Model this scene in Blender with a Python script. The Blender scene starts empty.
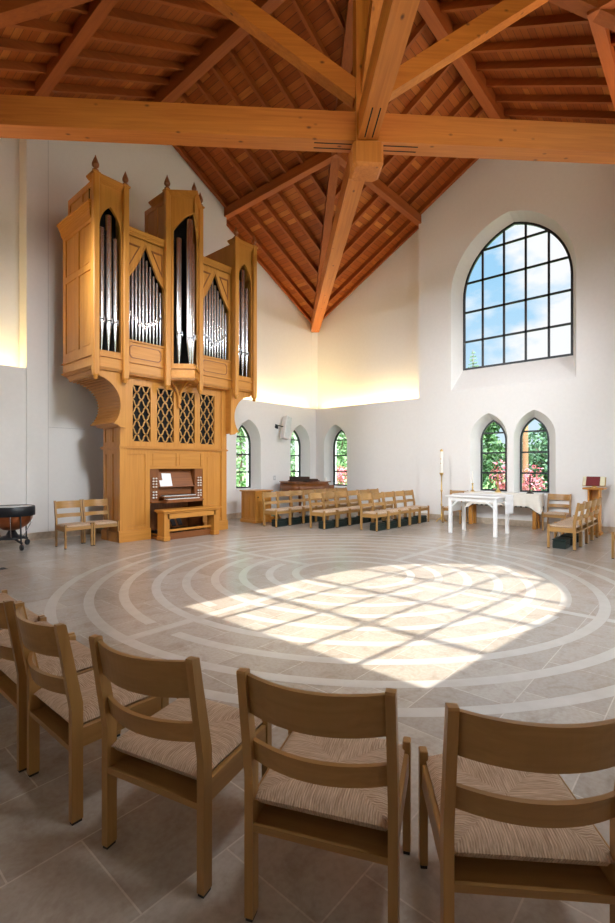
import bpy, math, random
from math import sin, cos, pi, radians, sqrt, atan2
from mathutils import Vector, Matrix
from mathutils.geometry import tessellate_polygon

random.seed(7)
scene = bpy.context.scene
COL = scene.collection

# ------------------------------------------------------------------ helpers
class MB:
    """collects shapes into one mesh"""
    def __init__(self):
        self.v = []; self.f = []; self.mi = []; self.sm = []
        self.cur = 0
    def add(self, vs, fs, smooth=False):
        o = len(self.v)
        self.v += [tuple(p) for p in vs]
        for f in fs:
            self.f.append(tuple(i + o for i in f)); self.mi.append(self.cur); self.sm.append(smooth)
        return self
    def box(self, x0, x1, y0, y1, z0, z1, M=None):
        vs = [(x0,y0,z0),(x1,y0,z0),(x1,y1,z0),(x0,y1,z0),(x0,y0,z1),(x1,y0,z1),(x1,y1,z1),(x0,y1,z1)]
        if M is not None: vs = [M @ Vector(p) for p in vs]
        return self.add(vs, [(0,3,2,1),(4,5,6,7),(0,1,5,4),(1,2,6,5),(2,3,7,6),(3,0,4,7)])
    def bevbox(self, x0, x1, y0, y1, z0, z1, b=.01, M=None):
        """box with chamfered vertical and top/bottom edges (a stack of inset rings)"""
        def ring(z, i):
            return [(x0+i+b,y0+i,z),(x1-i-b,y0+i,z),(x1-i,y0+i+b,z),(x1-i,y1-i-b,z),(x1-i-b,y1-i,z),(x0+i+b,y1-i,z),(x0+i,y1-i-b,z),(x0+i,y0+i+b,z)]
        vs = ring(z0, b)+ring(z0+b, 0)+ring(z1-b, 0)+ring(z1, b)
        if M is not None: vs = [M @ Vector(p) for p in vs]
        fs = [tuple(range(7,-1,-1)), tuple(range(24,32))]
        for k in range(3):
            for i in range(8):
                j = (i+1) % 8
                fs.append((k*8+i, k*8+j, k*8+8+j, k*8+8+i))
        return self.add(vs, fs)
    def poly(self, loops, mp, w0, w1, smooth=False):
        """polygon (outer loop, holes) in (u,v), extruded from w0 to w1; mp(u,v,w) -> point"""
        tri = tessellate_polygon([[Vector((u, v, 0)) for u, v in lp] for lp in loops])
        flat = [p for lp in loops for p in lp]; n = len(flat)
        vs = [mp(u, v, w0) for u, v in flat] + [mp(u, v, w1) for u, v in flat]
        fs = [tuple(t) for t in tri] + [tuple(n+i for i in reversed(t)) for t in tri]
        o = 0
        for lp in loops:
            m = len(lp)
            for i in range(m):
                j = (i+1) % m
                fs.append((o+i, o+j, n+o+j, n+o+i))
            o += m
        return self.add(vs, fs, smooth)
    def sheet(self, loops, mp, w=0):
        tri = tessellate_polygon([[Vector((u, v, 0)) for u, v in lp] for lp in loops])
        flat = [p for lp in loops for p in lp]
        return self.add([mp(u, v, w) for u, v in flat], [tuple(t) for t in tri])
    def bridge(self, la, lb, mp, wa, wb, smooth=False):
        n = len(la)
        vs = [mp(u, v, wa) for u, v in la] + [mp(u, v, wb) for u, v in lb]
        return self.add(vs, [(i, (i+1) % n, n+(i+1) % n, n+i) for i in range(n)], smooth)
    def lathe(self, prof, c=(0,0,0), n=24, M=None, smooth=True):
        vs = []
        for r, z in prof:
            for i in range(n):
                a = 2*pi*i/n
                vs.append(Vector((c[0]+r*cos(a), c[1]+r*sin(a), c[2]+z)))
        if M is not None: vs = [M @ p for p in vs]
        fs = []
        for k in range(len(prof)-1):
            for i in range(n):
                j = (i+1) % n
                fs.append((k*n+i, k*n+j, (k+1)*n+j, (k+1)*n+i))
        self.add(vs, fs, smooth)
        return self.add([vs[i] for i in range(n)] + [vs[(len(prof)-1)*n+i] for i in range(n)], [tuple(range(n-1,-1,-1)), tuple(range(n,2*n))])
    def tube(self, pts, r, n=10):
        pts = [Vector(p) for p in pts]
        rs = r if isinstance(r, (list, tuple)) else [r]*len(pts)
        vs = []
        for k, p in enumerate(pts):
            d = (pts[min(k+1, len(pts)-1)] - pts[max(k-1, 0)]).normalized()
            a = Vector((0,0,1)) if abs(d.z) < .9 else Vector((1,0,0))
            u = d.cross(a).normalized(); w = d.cross(u)
            for i in range(n):
                t = 2*pi*i/n
                vs.append(p + (u*cos(t) + w*sin(t))*rs[k])
        fs = [(k*n+i, k*n+(i+1) % n, (k+1)*n+(i+1) % n, (k+1)*n+i) for k in range(len(pts)-1) for i in range(n)]
        m = len(pts)
        self.add(vs, fs, True)
        return self.add(vs[:n]+vs[-n:], [tuple(range(n-1,-1,-1)), tuple(range(n,2*n))])
    def beam(self, a, b, w, hgt, up=None):
        """straight rectangular member from a to b (centre line), width w, height hgt"""
        a = Vector(a); b = Vector(b); d = (b-a).normalized()
        side = d.cross(Vector((0,0,1))).normalized(); u = side.cross(d).normalized()
        vs = []
        for p in (a, b):
            for sx, sy in ((-1,-1),(1,-1),(1,1),(-1,1)):
                vs.append(p + side*(sx*w/2) + u*(sy*hgt/2))
        return self.add(vs, [(0,3,2,1),(4,5,6,7),(0,1,5,4),(1,2,6,5),(2,3,7,6),(3,0,4,7)])
    def mesh(self, name, mats):
        me = bpy.data.meshes.new(name)
        me.from_pydata(self.v, [], self.f)
        for m in mats: me.materials.append(m)
        me.polygons.foreach_set('material_index', self.mi)
        me.polygons.foreach_set('use_smooth', self.sm)
        import bmesh
        bm = bmesh.new(); bm.from_mesh(me)
        bmesh.ops.recalc_face_normals(bm, faces=bm.faces)
        bm.to_mesh(me); bm.free()
        me.update()
        return me
    def build(self, name, mats, parent=None):
        if not isinstance(mats, (list, tuple)): mats = [mats]
        o = bpy.data.objects.new(name, self.mesh(name, mats))
        COL.objects.link(o)
        if parent is not None:
            o.parent = parent
            p = parent
            off = Vector((0,0,0))
            o['_'] = 0; del o['_']
        return o

def empty(name, loc=(0,0,0), rz=0.0):
    o = bpy.data.objects.new(name, None); COL.objects.link(o)
    o.location = loc; o.rotation_euler = (0,0,rz); o.empty_display_size = .1
    return o
def tag(o, label, cat=None, group=None, kind=None):
    if label: o['label'] = label
    if cat: o['category'] = cat
    if group: o['group'] = group
    if kind: o['kind'] = kind
    return o
def struct(o, label=None):
    o['kind'] = 'structure'
    if label: o['label'] = label
    return o
def kids(o): return [c for c in bpy.data.objects if c.parent == o]
def copy_tree(o, parent=None):
    c = o.copy(); COL.objects.link(c); c.parent = parent
    for ch in kids(o): copy_tree(ch, c)
    return c
def wpart(mb, name, mat, root):
    """part whose mesh is written in world coordinates under an unrotated root empty at root.location"""
    o = mb.build(name, mat, root)
    o.location = -root.location
    return o
def spart(mb, name, mat, parent):
    return mb.build(name, mat, parent)

# ------------------------------------------------------------------ materials
def new_mat(name):
    m = bpy.data.materials.new(name); m.use_nodes = True
    nt = m.node_tree; nt.nodes.clear()
    out = nt.nodes.new('ShaderNodeOutputMaterial')
    b = nt.nodes.new('ShaderNodeBsdfPrincipled')
    nt.links.new(b.outputs[0], out.inputs[0])
    return m, nt, b, out
def setin(b, **k):
    for a, v in k.items():
        b.inputs[a.replace('_', ' ')].default_value = v
def N(nt, t, **k):
    n = nt.nodes.new(t)
    for a, v in k.items(): setattr(n, a, v)
    return n
def math_node(nt, op, a, b=None):
    n = N(nt, 'ShaderNodeMath', operation=op)
    for i, x in enumerate((a, b)):
        if x is None: continue
        if isinstance(x, (int, float)): n.inputs[i].default_value = x
        else: nt.links.new(x, n.inputs[i])
    return n.outputs[0]
def ramp(nt, fac, stops):
    r = N(nt, 'ShaderNodeValToRGB')
    e = r.color_ramp.elements
    while len(e) < len(stops): e.new(.5)
    for i, (p, c) in enumerate(stops):
        e[i].position = p; e[i].color = tuple(c) + (1,)
    nt.links.new(fac, r.inputs[0])
    return r.outputs[0]
def mix(nt, fac, a, b, mode='MIX'):
    n = N(nt, 'ShaderNodeMix', data_type='RGBA', blend_type=mode)
    for i, x in ((0, fac), (6, a), (7, b)):
        if isinstance(x, (int, float)): n.inputs[i].default_value = x
        elif isinstance(x, tuple): n.inputs[i].default_value = x + (1,) if len(x) == 3 else x
        else: nt.links.new(x, n.inputs[i])
    return n.outputs[2]
def objcoord(nt, scale=(1,1,1), rnd=True):
    tc = N(nt, 'ShaderNodeTexCoord')
    mp = N(nt, 'ShaderNodeMapping'); mp.inputs['Scale'].default_value = scale
    nt.links.new(tc.outputs['Object'], mp.inputs['Vector'])
    if rnd:
        oi = N(nt, 'ShaderNodeObjectInfo')
        sc = math_node(nt, 'MULTIPLY', oi.outputs['Random'], 37.0)
        nt.links.new(sc, mp.inputs['Location'])
    return mp.outputs[0]
def bump(nt, b, h, strength=.2, dist=.01):
    n = N(nt, 'ShaderNodeBump'); n.inputs['Strength'].default_value = strength; n.inputs['Distance'].default_value = dist
    nt.links.new(h, n.inputs['Height']); nt.links.new(n.outputs[0], b.inputs['Normal'])

def plain(name, col, rough=.5, metal=0.0, noise=.06, spec=.5):
    m, nt, b, out = new_mat(name)
    v = objcoord(nt, (9,9,9))
    nz = N(nt, 'ShaderNodeTexNoise'); nz.inputs['Scale'].default_value = 1.5
    nt.links.new(v, nz.inputs['Vector'])
    lo = tuple(max(0, c*(1-noise)) for c in col); hi = tuple(min(1, c*(1+noise)) for c in col)
    nt.links.new(ramp(nt, nz.outputs[0], [(.3, lo), (.7, hi)]), b.inputs['Base Color'])
    setin(b, Roughness=rough, Metallic=metal)
    b.inputs['Specular IOR Level'].default_value = spec
    return m

def wood(name, dark, light, axis='z', grain=34.0, rough=.4, knots=0.0, vary=.12, spec=.45):
    m, nt, b, out = new_mat(name)
    s = [grain, grain, grain]; s['xyz'.index(axis)] = grain*.045
    v = objcoord(nt, tuple(s))
    nz = N(nt, 'ShaderNodeTexNoise'); nz.inputs['Scale'].default_value = 1.0
    nz.inputs['Detail'].default_value = 5; nz.inputs['Distortion'].default_value = .6
    nt.links.new(v, nz.inputs['Vector'])
    v2 = objcoord(nt, tuple(x*.12 for x in s))
    n2 = N(nt, 'ShaderNodeTexNoise'); n2.inputs['Scale'].default_value = 1.0
    nt.links.new(v2, n2.inputs['Vector'])
    f = math_node(nt, 'ADD', math_node(nt, 'MULTIPLY', nz.outputs[0], .55), math_node(nt, 'MULTIPLY', n2.outputs[0], .45))
    c = ramp(nt, f, [(.32, dark), (.68, light)])
    oi = N(nt, 'ShaderNodeObjectInfo')
    hv = N(nt, 'ShaderNodeHueSaturation')
    val = math_node(nt, 'ADD', math_node(nt, 'MULTIPLY', oi.outputs['Random'], 2*vary), 1-vary)
    nt.links.new(val, hv.inputs['Value']); nt.links.new(c, hv.inputs['Color'])
    c = hv.outputs[0]
    if knots:
        ks = [1.7, 1.7, 1.7]; ks['xyz'.index(axis)] = 1.0
        vk = objcoord(nt, tuple(x*knots for x in ks))
        vo = N(nt, 'ShaderNodeTexVoronoi'); vo.inputs['Scale'].default_value = 1.0
        nt.links.new(vk, vo.inputs['Vector'])
        kf = ramp(nt, vo.outputs['Distance'], [(.05, (1,1,1)), (.15, (0,0,0))])
        c = mix(nt, math_node(nt, 'MULTIPLY', kf, .92), c, tuple(x*.28 for x in dark))
    nt.links.new(c, b.inputs['Base Color'])
    setin(b, Roughness=rough); b.inputs['Specular IOR Level'].default_value = spec
    bump(nt, b, nz.outputs[0], .08, .004)
    return m

def wood3(name, *a, **k):
    return {ax: wood(name+'_'+ax, *a, axis=ax, **k) for ax in 'xyz'}

CH = wood3('beech', (.31,.16,.048), (.45,.255,.085), rough=.32)
OAK = wood3('oak', (.45,.175,.024), (.60,.27,.05), rough=.38, vary=.05, grain=26)
OAKL = wood3('pale_oak', (.62,.31,.08), (.74,.41,.13), rough=.4, vary=.03, grain=26)
WAL = wood3('walnut', (.16,.05,.012), (.28,.095,.024), rough=.35, vary=.05)
PINE = wood3('fir_beam', (.43,.115,.014), (.62,.20,.03), rough=.55, knots=3.2, vary=.06, grain=22)
RAF = wood3('fir_rafter', (.24,.052,.006), (.36,.088,.012), rough=.6, vary=.12, grain=22)
WHITEP = plain('painted_plaster', (.80,.785,.765), .75, noise=.012, spec=.25)
WINDOWWHITE = plain('white_reveal', (.84,.84,.83), .7, noise=.01)
BLACKM = plain('black_metal', (.012,.015,.02), .4)
BRASS = plain('brass', (.72,.50,.18), .28, 1.0)
SILVER = plain('pipe_metal', (.72,.73,.75), .24, 1.0, noise=.05)
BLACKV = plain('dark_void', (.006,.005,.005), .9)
WHITEL = plain('white_paint', (.86,.86,.85), .4, noise=.01)
CLOTH = plain('linen', (.78,.74,.66), .85, noise=.03)
WCLOTH = plain('white_linen', (.86,.86,.86), .85, noise=.02)
GREENK = plain('kneeler_vinyl', (.004,.014,.011), .5, noise=.12)
GLIDE = plain('black_glide', (.01,.01,.01), .5)
WAX = plain('candle_wax', (.86,.83,.76), .5, noise=.02)
COPPER = plain('copper_bowl', (.42,.14,.055), .3, .85, noise=.1)
DRUMHEAD = plain('drum_head', (.72,.76,.80), .35)
RED = plain('red_leather', (.17,.012,.014), .5)
PAPER = plain('paper', (.86,.88,.90), .8, noise=.02)
GREYP = plain('grey_plastic', (.55,.55,.55), .5)
IVORY = plain('ivory_keys', (.80,.78,.72), .3)
BRONZE = plain('dark_bronze', (.05,.045,.035), .4, .8)
STONE = plain('stone_skirting', (.52,.43,.33), .45, noise=.14)
BARK = plain('bark', (.16,.10,.065), .9, noise=.3)
POLE = plain('pole_wood', (.30,.14,.07), .9, noise=.2)
PAVING = plain('pale_paving', (.55,.53,.5), .9, noise=.08)
LAWN = plain('lawn', (.09,.17,.04), .95, noise=.4)

def leaf_mat(name, a, b_):
    m, nt, b, out = new_mat(name)
    v = objcoord(nt, (3,3,3))
    nz = N(nt, 'ShaderNodeTexNoise'); nz.inputs['Scale'].default_value = 2.0; nz.inputs['Detail'].default_value = 4
    nt.links.new(v, nz.inputs['Vector'])
    nt.links.new(ramp(nt, nz.outputs[0], [(.35, a), (.65, b_)]), b.inputs['Base Color'])
    setin(b, Roughness=.6)
    return m
LEAF = leaf_mat('leaf_green', (.022,.075,.022), (.075,.17,.05))
LEAFP = leaf_mat('leaf_pale', (.08,.19,.065), (.20,.33,.14))
LEAFD = leaf_mat('leaf_dark', (.018,.06,.03), (.055,.13,.055))
PINK = leaf_mat('blossom_pink', (.45,.08,.12), (.62,.22,.24))
SPRUCE = leaf_mat('spruce', (.10,.18,.12), (.18,.28,.18))

def glass_mat():
    m, nt, b, out = new_mat('window_glass')
    nt.nodes.remove(b)
    t = N(nt, 'ShaderNodeBsdfTransparent'); g = N(nt, 'ShaderNodeBsdfGlossy'); g.inputs['Roughness'].default_value = .02
    fr = N(nt, 'ShaderNodeFresnel'); fr.inputs['IOR'].default_value = 1.25
    ms = N(nt, 'ShaderNodeMixShader')
    nt.links.new(fr.outputs[0], ms.inputs[0]); nt.links.new(t.outputs[0], ms.inputs[1]); nt.links.new(g.outputs[0], ms.inputs[2])
    nt.links.new(ms.outputs[0], out.inputs[0])
    return m
GLASS = glass_mat()

def emit_mat(name, col, s):
    m, nt, b, out = new_mat(name)
    nt.nodes.remove(b)
    e = N(nt, 'ShaderNodeEmission'); e.inputs[0].default_value = col + (1,); e.inputs[1].default_value = s
    nt.links.new(e.outputs[0], out.inputs[0])
    return m
LED = emit_mat('led_strip', (1.0,.74,.36), 6.0)
BULB = emit_mat('lamp_lens', (1.0,.93,.84), 1.5)

def deck_mat(axis):
    """roof boards running along axis"""
    m, nt, b, out = new_mat('roof_boards_'+axis)
    tc = N(nt, 'ShaderNodeTexCoord'); sp = N(nt, 'ShaderNodeSeparateXYZ'); nt.links.new(tc.outputs['Object'], sp.inputs[0])
    along, across = (sp.outputs[0], sp.outputs[1]) if axis == 'x' else (sp.outputs[1], sp.outputs[0])
    q = math_node(nt, 'DIVIDE', across, .125)
    idx = math_node(nt, 'FLOOR', q); fr = math_node(nt, 'FRACT', q)
    ln = math_node(nt, 'FLOOR', math_node(nt, 'ADD', math_node(nt, 'DIVIDE', along, 1.9), math_node(nt, 'MULTIPLY', idx, .37)))
    cb = N(nt, 'ShaderNodeCombineXYZ'); nt.links.new(idx, cb.inputs[0]); nt.links.new(ln, cb.inputs[1])
    wn = N(nt, 'ShaderNodeTexWhiteNoise', noise_dimensions='3D'); nt.links.new(cb.outputs[0], wn.inputs['Vector'])
    base = ramp(nt, wn.outputs['Value'], [(0, (.27,.055,.006)), (.6, (.34,.078,.010)), (.9, (.40,.105,.015)), (1, (.52,.175,.035))])
    s = (2.0, 45, 45) if axis == 'x' else (45, 2.0, 45)
    v = objcoord(nt, s, rnd=False)
    nz = N(nt, 'ShaderNodeTexNoise'); nz.inputs['Scale'].default_value = 1; nz.inputs['Detail'].default_value = 4
    nt.links.new(v, nz.inputs['Vector'])
    c = mix(nt, .5, base, ramp(nt, nz.outputs[0], [(.3, (.55,.55,.55)), (.7, (1,1,1))]), 'MULTIPLY')
    gap = math_node(nt, 'LESS_THAN', fr, .08)
    c = mix(nt, math_node(nt, 'MULTIPLY', gap, .8), c, (.08,.02,.004))
    nt.links.new(c, b.inputs['Base Color']); setin(b, Roughness=.6)
    b.inputs['Specular IOR Level'].default_value = .3
    return m
DECKX, DECKY = deck_mat('x'), deck_mat('y')

def stone_floor():
    m, nt, b, out = new_mat('travertine_tiles')
    tc = N(nt, 'ShaderNodeTexCoord')
    mp = N(nt, 'ShaderNodeMapping'); mp.inputs['Location'].default_value = (5.04, 2.06, 0)
    nt.links.new(tc.outputs['Object'], mp.inputs['Vector'])
    br = N(nt, 'ShaderNodeTexBrick')
    br.offset = .42; br.inputs['Scale'].default_value = 1
    br.inputs['Brick Width'].default_value = .62; br.inputs['Row Height'].default_value = .47
    br.inputs['Mortar Size'].default_value = .0035; br.inputs['Mortar Smooth'].default_value = .1; br.inputs['Bias'].default_value = 0
    br.inputs['Color1'].default_value = (.44,.395,.345,1); br.inputs['Color2'].default_value = (.545,.50,.445,1)
    br.inputs['Mortar'].default_value = (.66,.61,.55,1)
    nt.links.new(mp.outputs[0], br.inputs['Vector'])
    n1 = N(nt, 'ShaderNodeTexNoise'); n1.inputs['Scale'].default_value = 5.5; n1.inputs['Detail'].default_value = 8; n1.inputs['Roughness'].default_value = .65
    n1.inputs['Distortion'].default_value = .7
    n2 = N(nt, 'ShaderNodeTexNoise'); n2.inputs['Scale'].default_value = 38; n2.inputs['Detail'].default_value = 4
    for n in (n1, n2): nt.links.new(tc.outputs['Object'], n.inputs['Vector'])
    c = mix(nt, .75, br.outputs[0], ramp(nt, n1.outputs[0], [(.3, (.70,.64,.58)), (.5, (.97,.955,.94)), (.7, (1.0,1.0,1.0))]), 'MULTIPLY')
    c = mix(nt, .5, c, ramp(nt, n2.outputs[0], [(.35, (.82,.78,.74)), (.6, (1,1,1))]), 'MULTIPLY')
    nt.links.new(c, b.inputs['Base Color'])
    rr = ramp(nt, n1.outputs[0], [(.3, (.27,)*3), (.7, (.19,)*3)])
    nt.links.new(rr, b.inputs['Roughness'])
    b.inputs['Specular IOR Level'].default_value = .5
    return m
FLOORM = stone_floor()
def inlay_mat():
    m, nt, b, out = new_mat('pale_stone_inlay')
    tc = N(nt, 'ShaderNodeTexCoord')
    n1 = N(nt, 'ShaderNodeTexNoise'); n1.inputs['Scale'].default_value = 7; n1.inputs['Detail'].default_value = 6
    nt.links.new(tc.outputs['Object'], n1.inputs['Vector'])
    nt.links.new(ramp(nt, n1.outputs[0], [(.3, (.55,.52,.475)), (.7, (.62,.59,.55))]), b.inputs['Base Color'])
    setin(b, Roughness=.22)
    return m
INLAY = inlay_mat()

def rush_mat():
    m, nt, b, out = new_mat('woven_rush')
    tc = N(nt, 'ShaderNodeTexCoord'); sp = N(nt, 'ShaderNodeSeparateXYZ'); nt.links.new(tc.outputs['Object'], sp.inputs[0])
    ax = math_node(nt, 'ABSOLUTE', sp.outputs[0]); ay = math_node(nt, 'ABSOLUTE', sp.outputs[1])
    side = math_node(nt, 'GREATER_THAN', ax, ay)      # left and right triangles
    nz = N(nt, 'ShaderNodeTexNoise'); nz.inputs['Scale'].default_value = 30; nz.inputs['Detail'].default_value = 3
    nt.links.new(tc.outputs['Object'], nz.inputs['Vector'])
    wob = math_node(nt, 'MULTIPLY', math_node(nt, 'SUBTRACT', nz.outputs[0], .5), .005)
    sel = N(nt, 'ShaderNodeMix', data_type='FLOAT')
    nt.links.new(side, sel.inputs[0]); nt.links.new(sp.outputs[0], sel.inputs[2]); nt.links.new(sp.outputs[1], sel.inputs[3])
    u = math_node(nt, 'MULTIPLY', math_node(nt, 'ADD', sel.outputs[0], wob), 2*pi/.0085)
    w = math_node(nt, 'ADD', math_node(nt, 'MULTIPLY', math_node(nt, 'SINE', u), .5), .5)
    # strands
    ss = [(16, 300, 60), (300, 16, 60)]
    ns = []
    for s in ss:
        mp = N(nt, 'ShaderNodeMapping'); mp.inputs['Scale'].default_value = s
        nt.links.new(tc.outputs['Object'], mp.inputs['Vector'])
        n = N(nt, 'ShaderNodeTexNoise'); n.inputs['Scale'].default_value = 1; n.inputs['Detail'].default_value = 3
        nt.links.new(mp.outputs[0], n.inputs['Vector']); ns.append(n.outputs[0])
    sn = N(nt, 'ShaderNodeMix', data_type='FLOAT')
    nt.links.new(side, sn.inputs[0]); nt.links.new(ns[1], sn.inputs[2]); nt.links.new(ns[0], sn.inputs[3])
    base = ramp(nt, sn.outputs[0], [(.25, (.38,.25,.15)), (.5, (.62,.455,.315)), (.75, (.82,.66,.50))])
    c = mix(nt, .55, base, ramp(nt, w, [(0, (.62,.57,.52)), (.5, (1,1,1))]), 'MULTIPLY')
    nt.links.new(c, b.inputs['Base Color']); setin(b, Roughness=.65)
    bump(nt, b, w, .5, .004)
    return m
RUSH = rush_mat()

# ------------------------------------------------------------------ room shell
A = 6.42          # inner face of the walls
RC = 6.84         # recessed upper corner bays
OUT = 7.10
SEC = 2.53        # half width of the middle wall section
LEDGE = 3.46
ZR, PIT = 10.14, .53
def zc(x, y): return ZR - PIT*min(abs(x), abs(y))

WALLMAP = {
    'right': lambda s, z, d: (A+d, s, z),
    'left':  lambda s, z, d: (s, A+d, z),
    'rear_left': lambda s, z, d: (-(A+d), s, z),
    'rear_right': lambda s, z, d: (s, -(A+d), z),
}
def gothic(c, half, sill, spring, rise, n=14):
    r = (half*half + rise*rise)/(2*half)
    e = r - half
    pts = [(c-half, sill), (c+half, sill)]
    a1 = math.atan2(rise, e)
    for i in range(n+1):
        a = a1*i/n
        pts.append((c - e + r*cos(a), spring + r*sin(a)))
    for i in range(n-1, -1, -1):
        a = a1*i/n
        pts.append((c + e - r*cos(a), spring + r*sin(a)))
    return pts
def arch_h(off, half, spring, rise):
    r = (half*half + rise*rise)/(2*half); e = r-half
    return spring + sqrt(max(0, r*r - (abs(off)+e)**2))
def arch_w(z, half, spring, rise):
    if z <= spring: return half
    r = (half*half + rise*rise)/(2*half); e = r-half
    return max(0, sqrt(max(0, r*r - (z-spring)**2)) - e)
def inset_rise(half, rise, t):
    r = (half*half + rise*rise)/(2*half); e = r-half
    return sqrt((r-t)**2 - e*e)

BIG = dict(inner=(.03, 1.525, 3.56, 6.15, 1.80), glass=(0.0, 1.36, 4.15, 6.10, 1.71))
def small_win(ci, cg): return dict(inner=(ci, .48, .80, 2.22, .66), glass=(cg, .345, .84, 2.15, .58))
WINDOWS = {
    'right': [BIG, small_win(.535, .525), small_win(-.70+.0, -.49) if False else small_win(-.58, -.49), small_win(5.60, 5.59)],
    'left': [small_win(3.39, 3.40), small_win(5.66, 5.67)],
    'rear_left': [dict(inner=(-.72, 1.62, 2.70, 5.1, 1.86), glass=(-.72, 1.46, 3.13, 5.05, 1.80))],
    'rear_right': [BIG, dict(inner=(-1.6, 2.5, .12, 2.3, .9), glass=(-1.6, 2.4, .16, 2.3, .8)), dict(inner=(4.4, 1.3, .5, 2.3, .6), glass=(4.4, 1.2, .55, 2.3, .5))],
}
def outer_loop(w):
    c, half, sill, spring, rise = w['glass']; k = .22 if half > 1 else .12
    if half > 2: k = .05
    return gothic(c, half+k, sill-k*.5, spring, inset_rise(half, rise, -k))
wnum = 0
def build_wall(side):
    global wnum
    mp = WALLMAP[side]
    mb = MB()
    wins = WINDOWS[side]
    dl = .03
    def loops(kind, lo, hi):
        return [gothic(*w[kind]) for w in wins if lo < w[kind][0] < hi]
    top = lambda s: ZR - PIT*abs(s) + .06
    # middle section
    mb.sheet([[(-SEC, 0), (SEC, 0), (SEC, top(SEC)), (0, top(0)), (-SEC, top(SEC))]] + loops('inner', -SEC, SEC), mp, 0)
    for sg in (-1, 1):
        s0, s1 = (SEC, A+dl) if sg > 0 else (-A-dl, -SEC)
        mb.sheet([[(s0, 0), (s1, 0), (s1, LEDGE), (s0, LEDGE)]] + loops('inner', s0, s1), mp, dl)
        a = sg*SEC
        mb.add([mp(a, 0, 0), mp(a, 0, dl), mp(a, LEDGE, dl), mp(a, LEDGE, 0)], [(0,1,2,3)])
        mb.add([mp(a, LEDGE-.14, 0), mp(a, LEDGE-.14, RC-A), mp(a, top(SEC), RC-A), mp(a, top(SEC), 0)], [(0,1,2,3)])
        # ledge: a slim lip and a trough behind it
        b_ = sg*RC
        mb.poly([[(dl+.004, LEDGE-.14), (dl+.004, LEDGE), (dl+.05, LEDGE), (dl+.05, LEDGE-.14)]], lambda u, v, w: mp(w, v, u), a, b_)
        mb.add([mp(a, LEDGE-.13, dl), mp(b_, LEDGE-.13, dl), mp(b_, LEDGE-.13, RC-A+.02), mp(a, LEDGE-.13, RC-A+.02)], [(0,1,2,3)])
        # recessed upper wall
        mb.sheet([[(a, LEDGE-.15), (b_, LEDGE-.15), (b_, top(RC)), (a, top(SEC))]], mp, RC-A)
    # outer face and reveals
    o = OUT
    mb.sheet([[(-o, -.2), (o, -.2), (o, top(o)), (0, top(0)), (-o, top(o))]] + [outer_loop(w) for w in wins], mp, OUT-A)
    for w in wins:
        gi, gg = gothic(*w['inner']), gothic(*w['glass'])
        d0 = 0 if abs(w['inner'][0]) < SEC else dl
        mb.bridge(gi, gg, mp, d0, .35)
        mb.bridge(gg, outer_loop(w), mp, .35, OUT-A)
    struct(mb.build('wall_'+side, WHITEP))
    # windows
    for w in wins:
        wnum += 1
        c, half, sill, spring, rise = w['glass']
        big = half > 1
        t = .055 if big else .042
        fb = MB()
        d0, d1 = .345, .405
        inn = gothic(c, half-t, sill+t, spring, inset_rise(half, rise, t))
        fb.poly([gothic(*w['glass']), inn], mp, d0, d1)
        if big:
            vs = [-.82, -.28, .26, .82]; zs = [sill+.78, sill+1.59, sill+2.39, sill+3.18]
            if half > 2: vs = [-1.6, -.8, 0, .8, 1.6]; zs = [2.2]
        else:
            vs = []; zs = [1.32, 1.85, 2.38]
        if half == 1.2: vs = [-.4, .4]; zs = [1.3, 2.1]
        bw = .026 if big else .021
        for s in vs:
            if abs(s) >= half: continue
            zt = arch_h(s, half, spring, rise)
            fb.poly([[(c+s-bw, sill+.02), (c+s+bw, sill+.02), (c+s+bw, zt-.03), (c+s-bw, zt-.03)]], mp, d0+.01, d1-.01)
        for z in zs:
            ww = arch_w(z, half, spring, rise)-.02
            if ww < .05: continue
            fb.poly([[(c-ww, z-bw), (c+ww, z-bw), (c+ww, z+bw), (c-ww, z+bw)]], mp, d0+.01, d1-.01)
        fo = struct(fb.build('window_%d' % wnum, BLACKM))
        pb = MB(); pb.sheet([gothic(c, half-.02, sill+.02, spring, inset_rise(half, rise, .02))], mp, .375)
        pb.build('pane', GLASS, fo)
for sd in ('right', 'left', 'rear_left', 'rear_right'): build_wall(sd)

# baseboards
for sd in WALLMAP:
    mp = WALLMAP[sd]; mb = MB()
    mb.poly([[(0, 0), (0, .15), (-.018, .145), (-.02, 0)]], lambda u, v, w: mp(w, v, u), -SEC-.02, SEC+.02)
    for a, b_ in ((SEC, A+.03), (-A-.03, -SEC)):
        mb.poly([[(.03, 0), (.03, .15), (.012, .145), (.01, 0)]], lambda u, v, w: mp(w, v, u), a, b_)
    struct(mb.build('baseboard_'+sd, STONE))

# wall panel joints left of the organ
mb = MB()
mb.box(-2.131, -2.125, A-.004, A+.01, .15, 8.9); mb.box(-2.13, -1.38, A-.004, A+.01, 2.30, 2.306)
struct(mb.build('trim_1', plain('joint_shadow', (.42,.42,.42), .8)))

# floor
mb = MB(); mb.box(-OUT, OUT, -OUT, OUT, -.2, 0)
struct(mb.build('floor', FLOORM))

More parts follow.
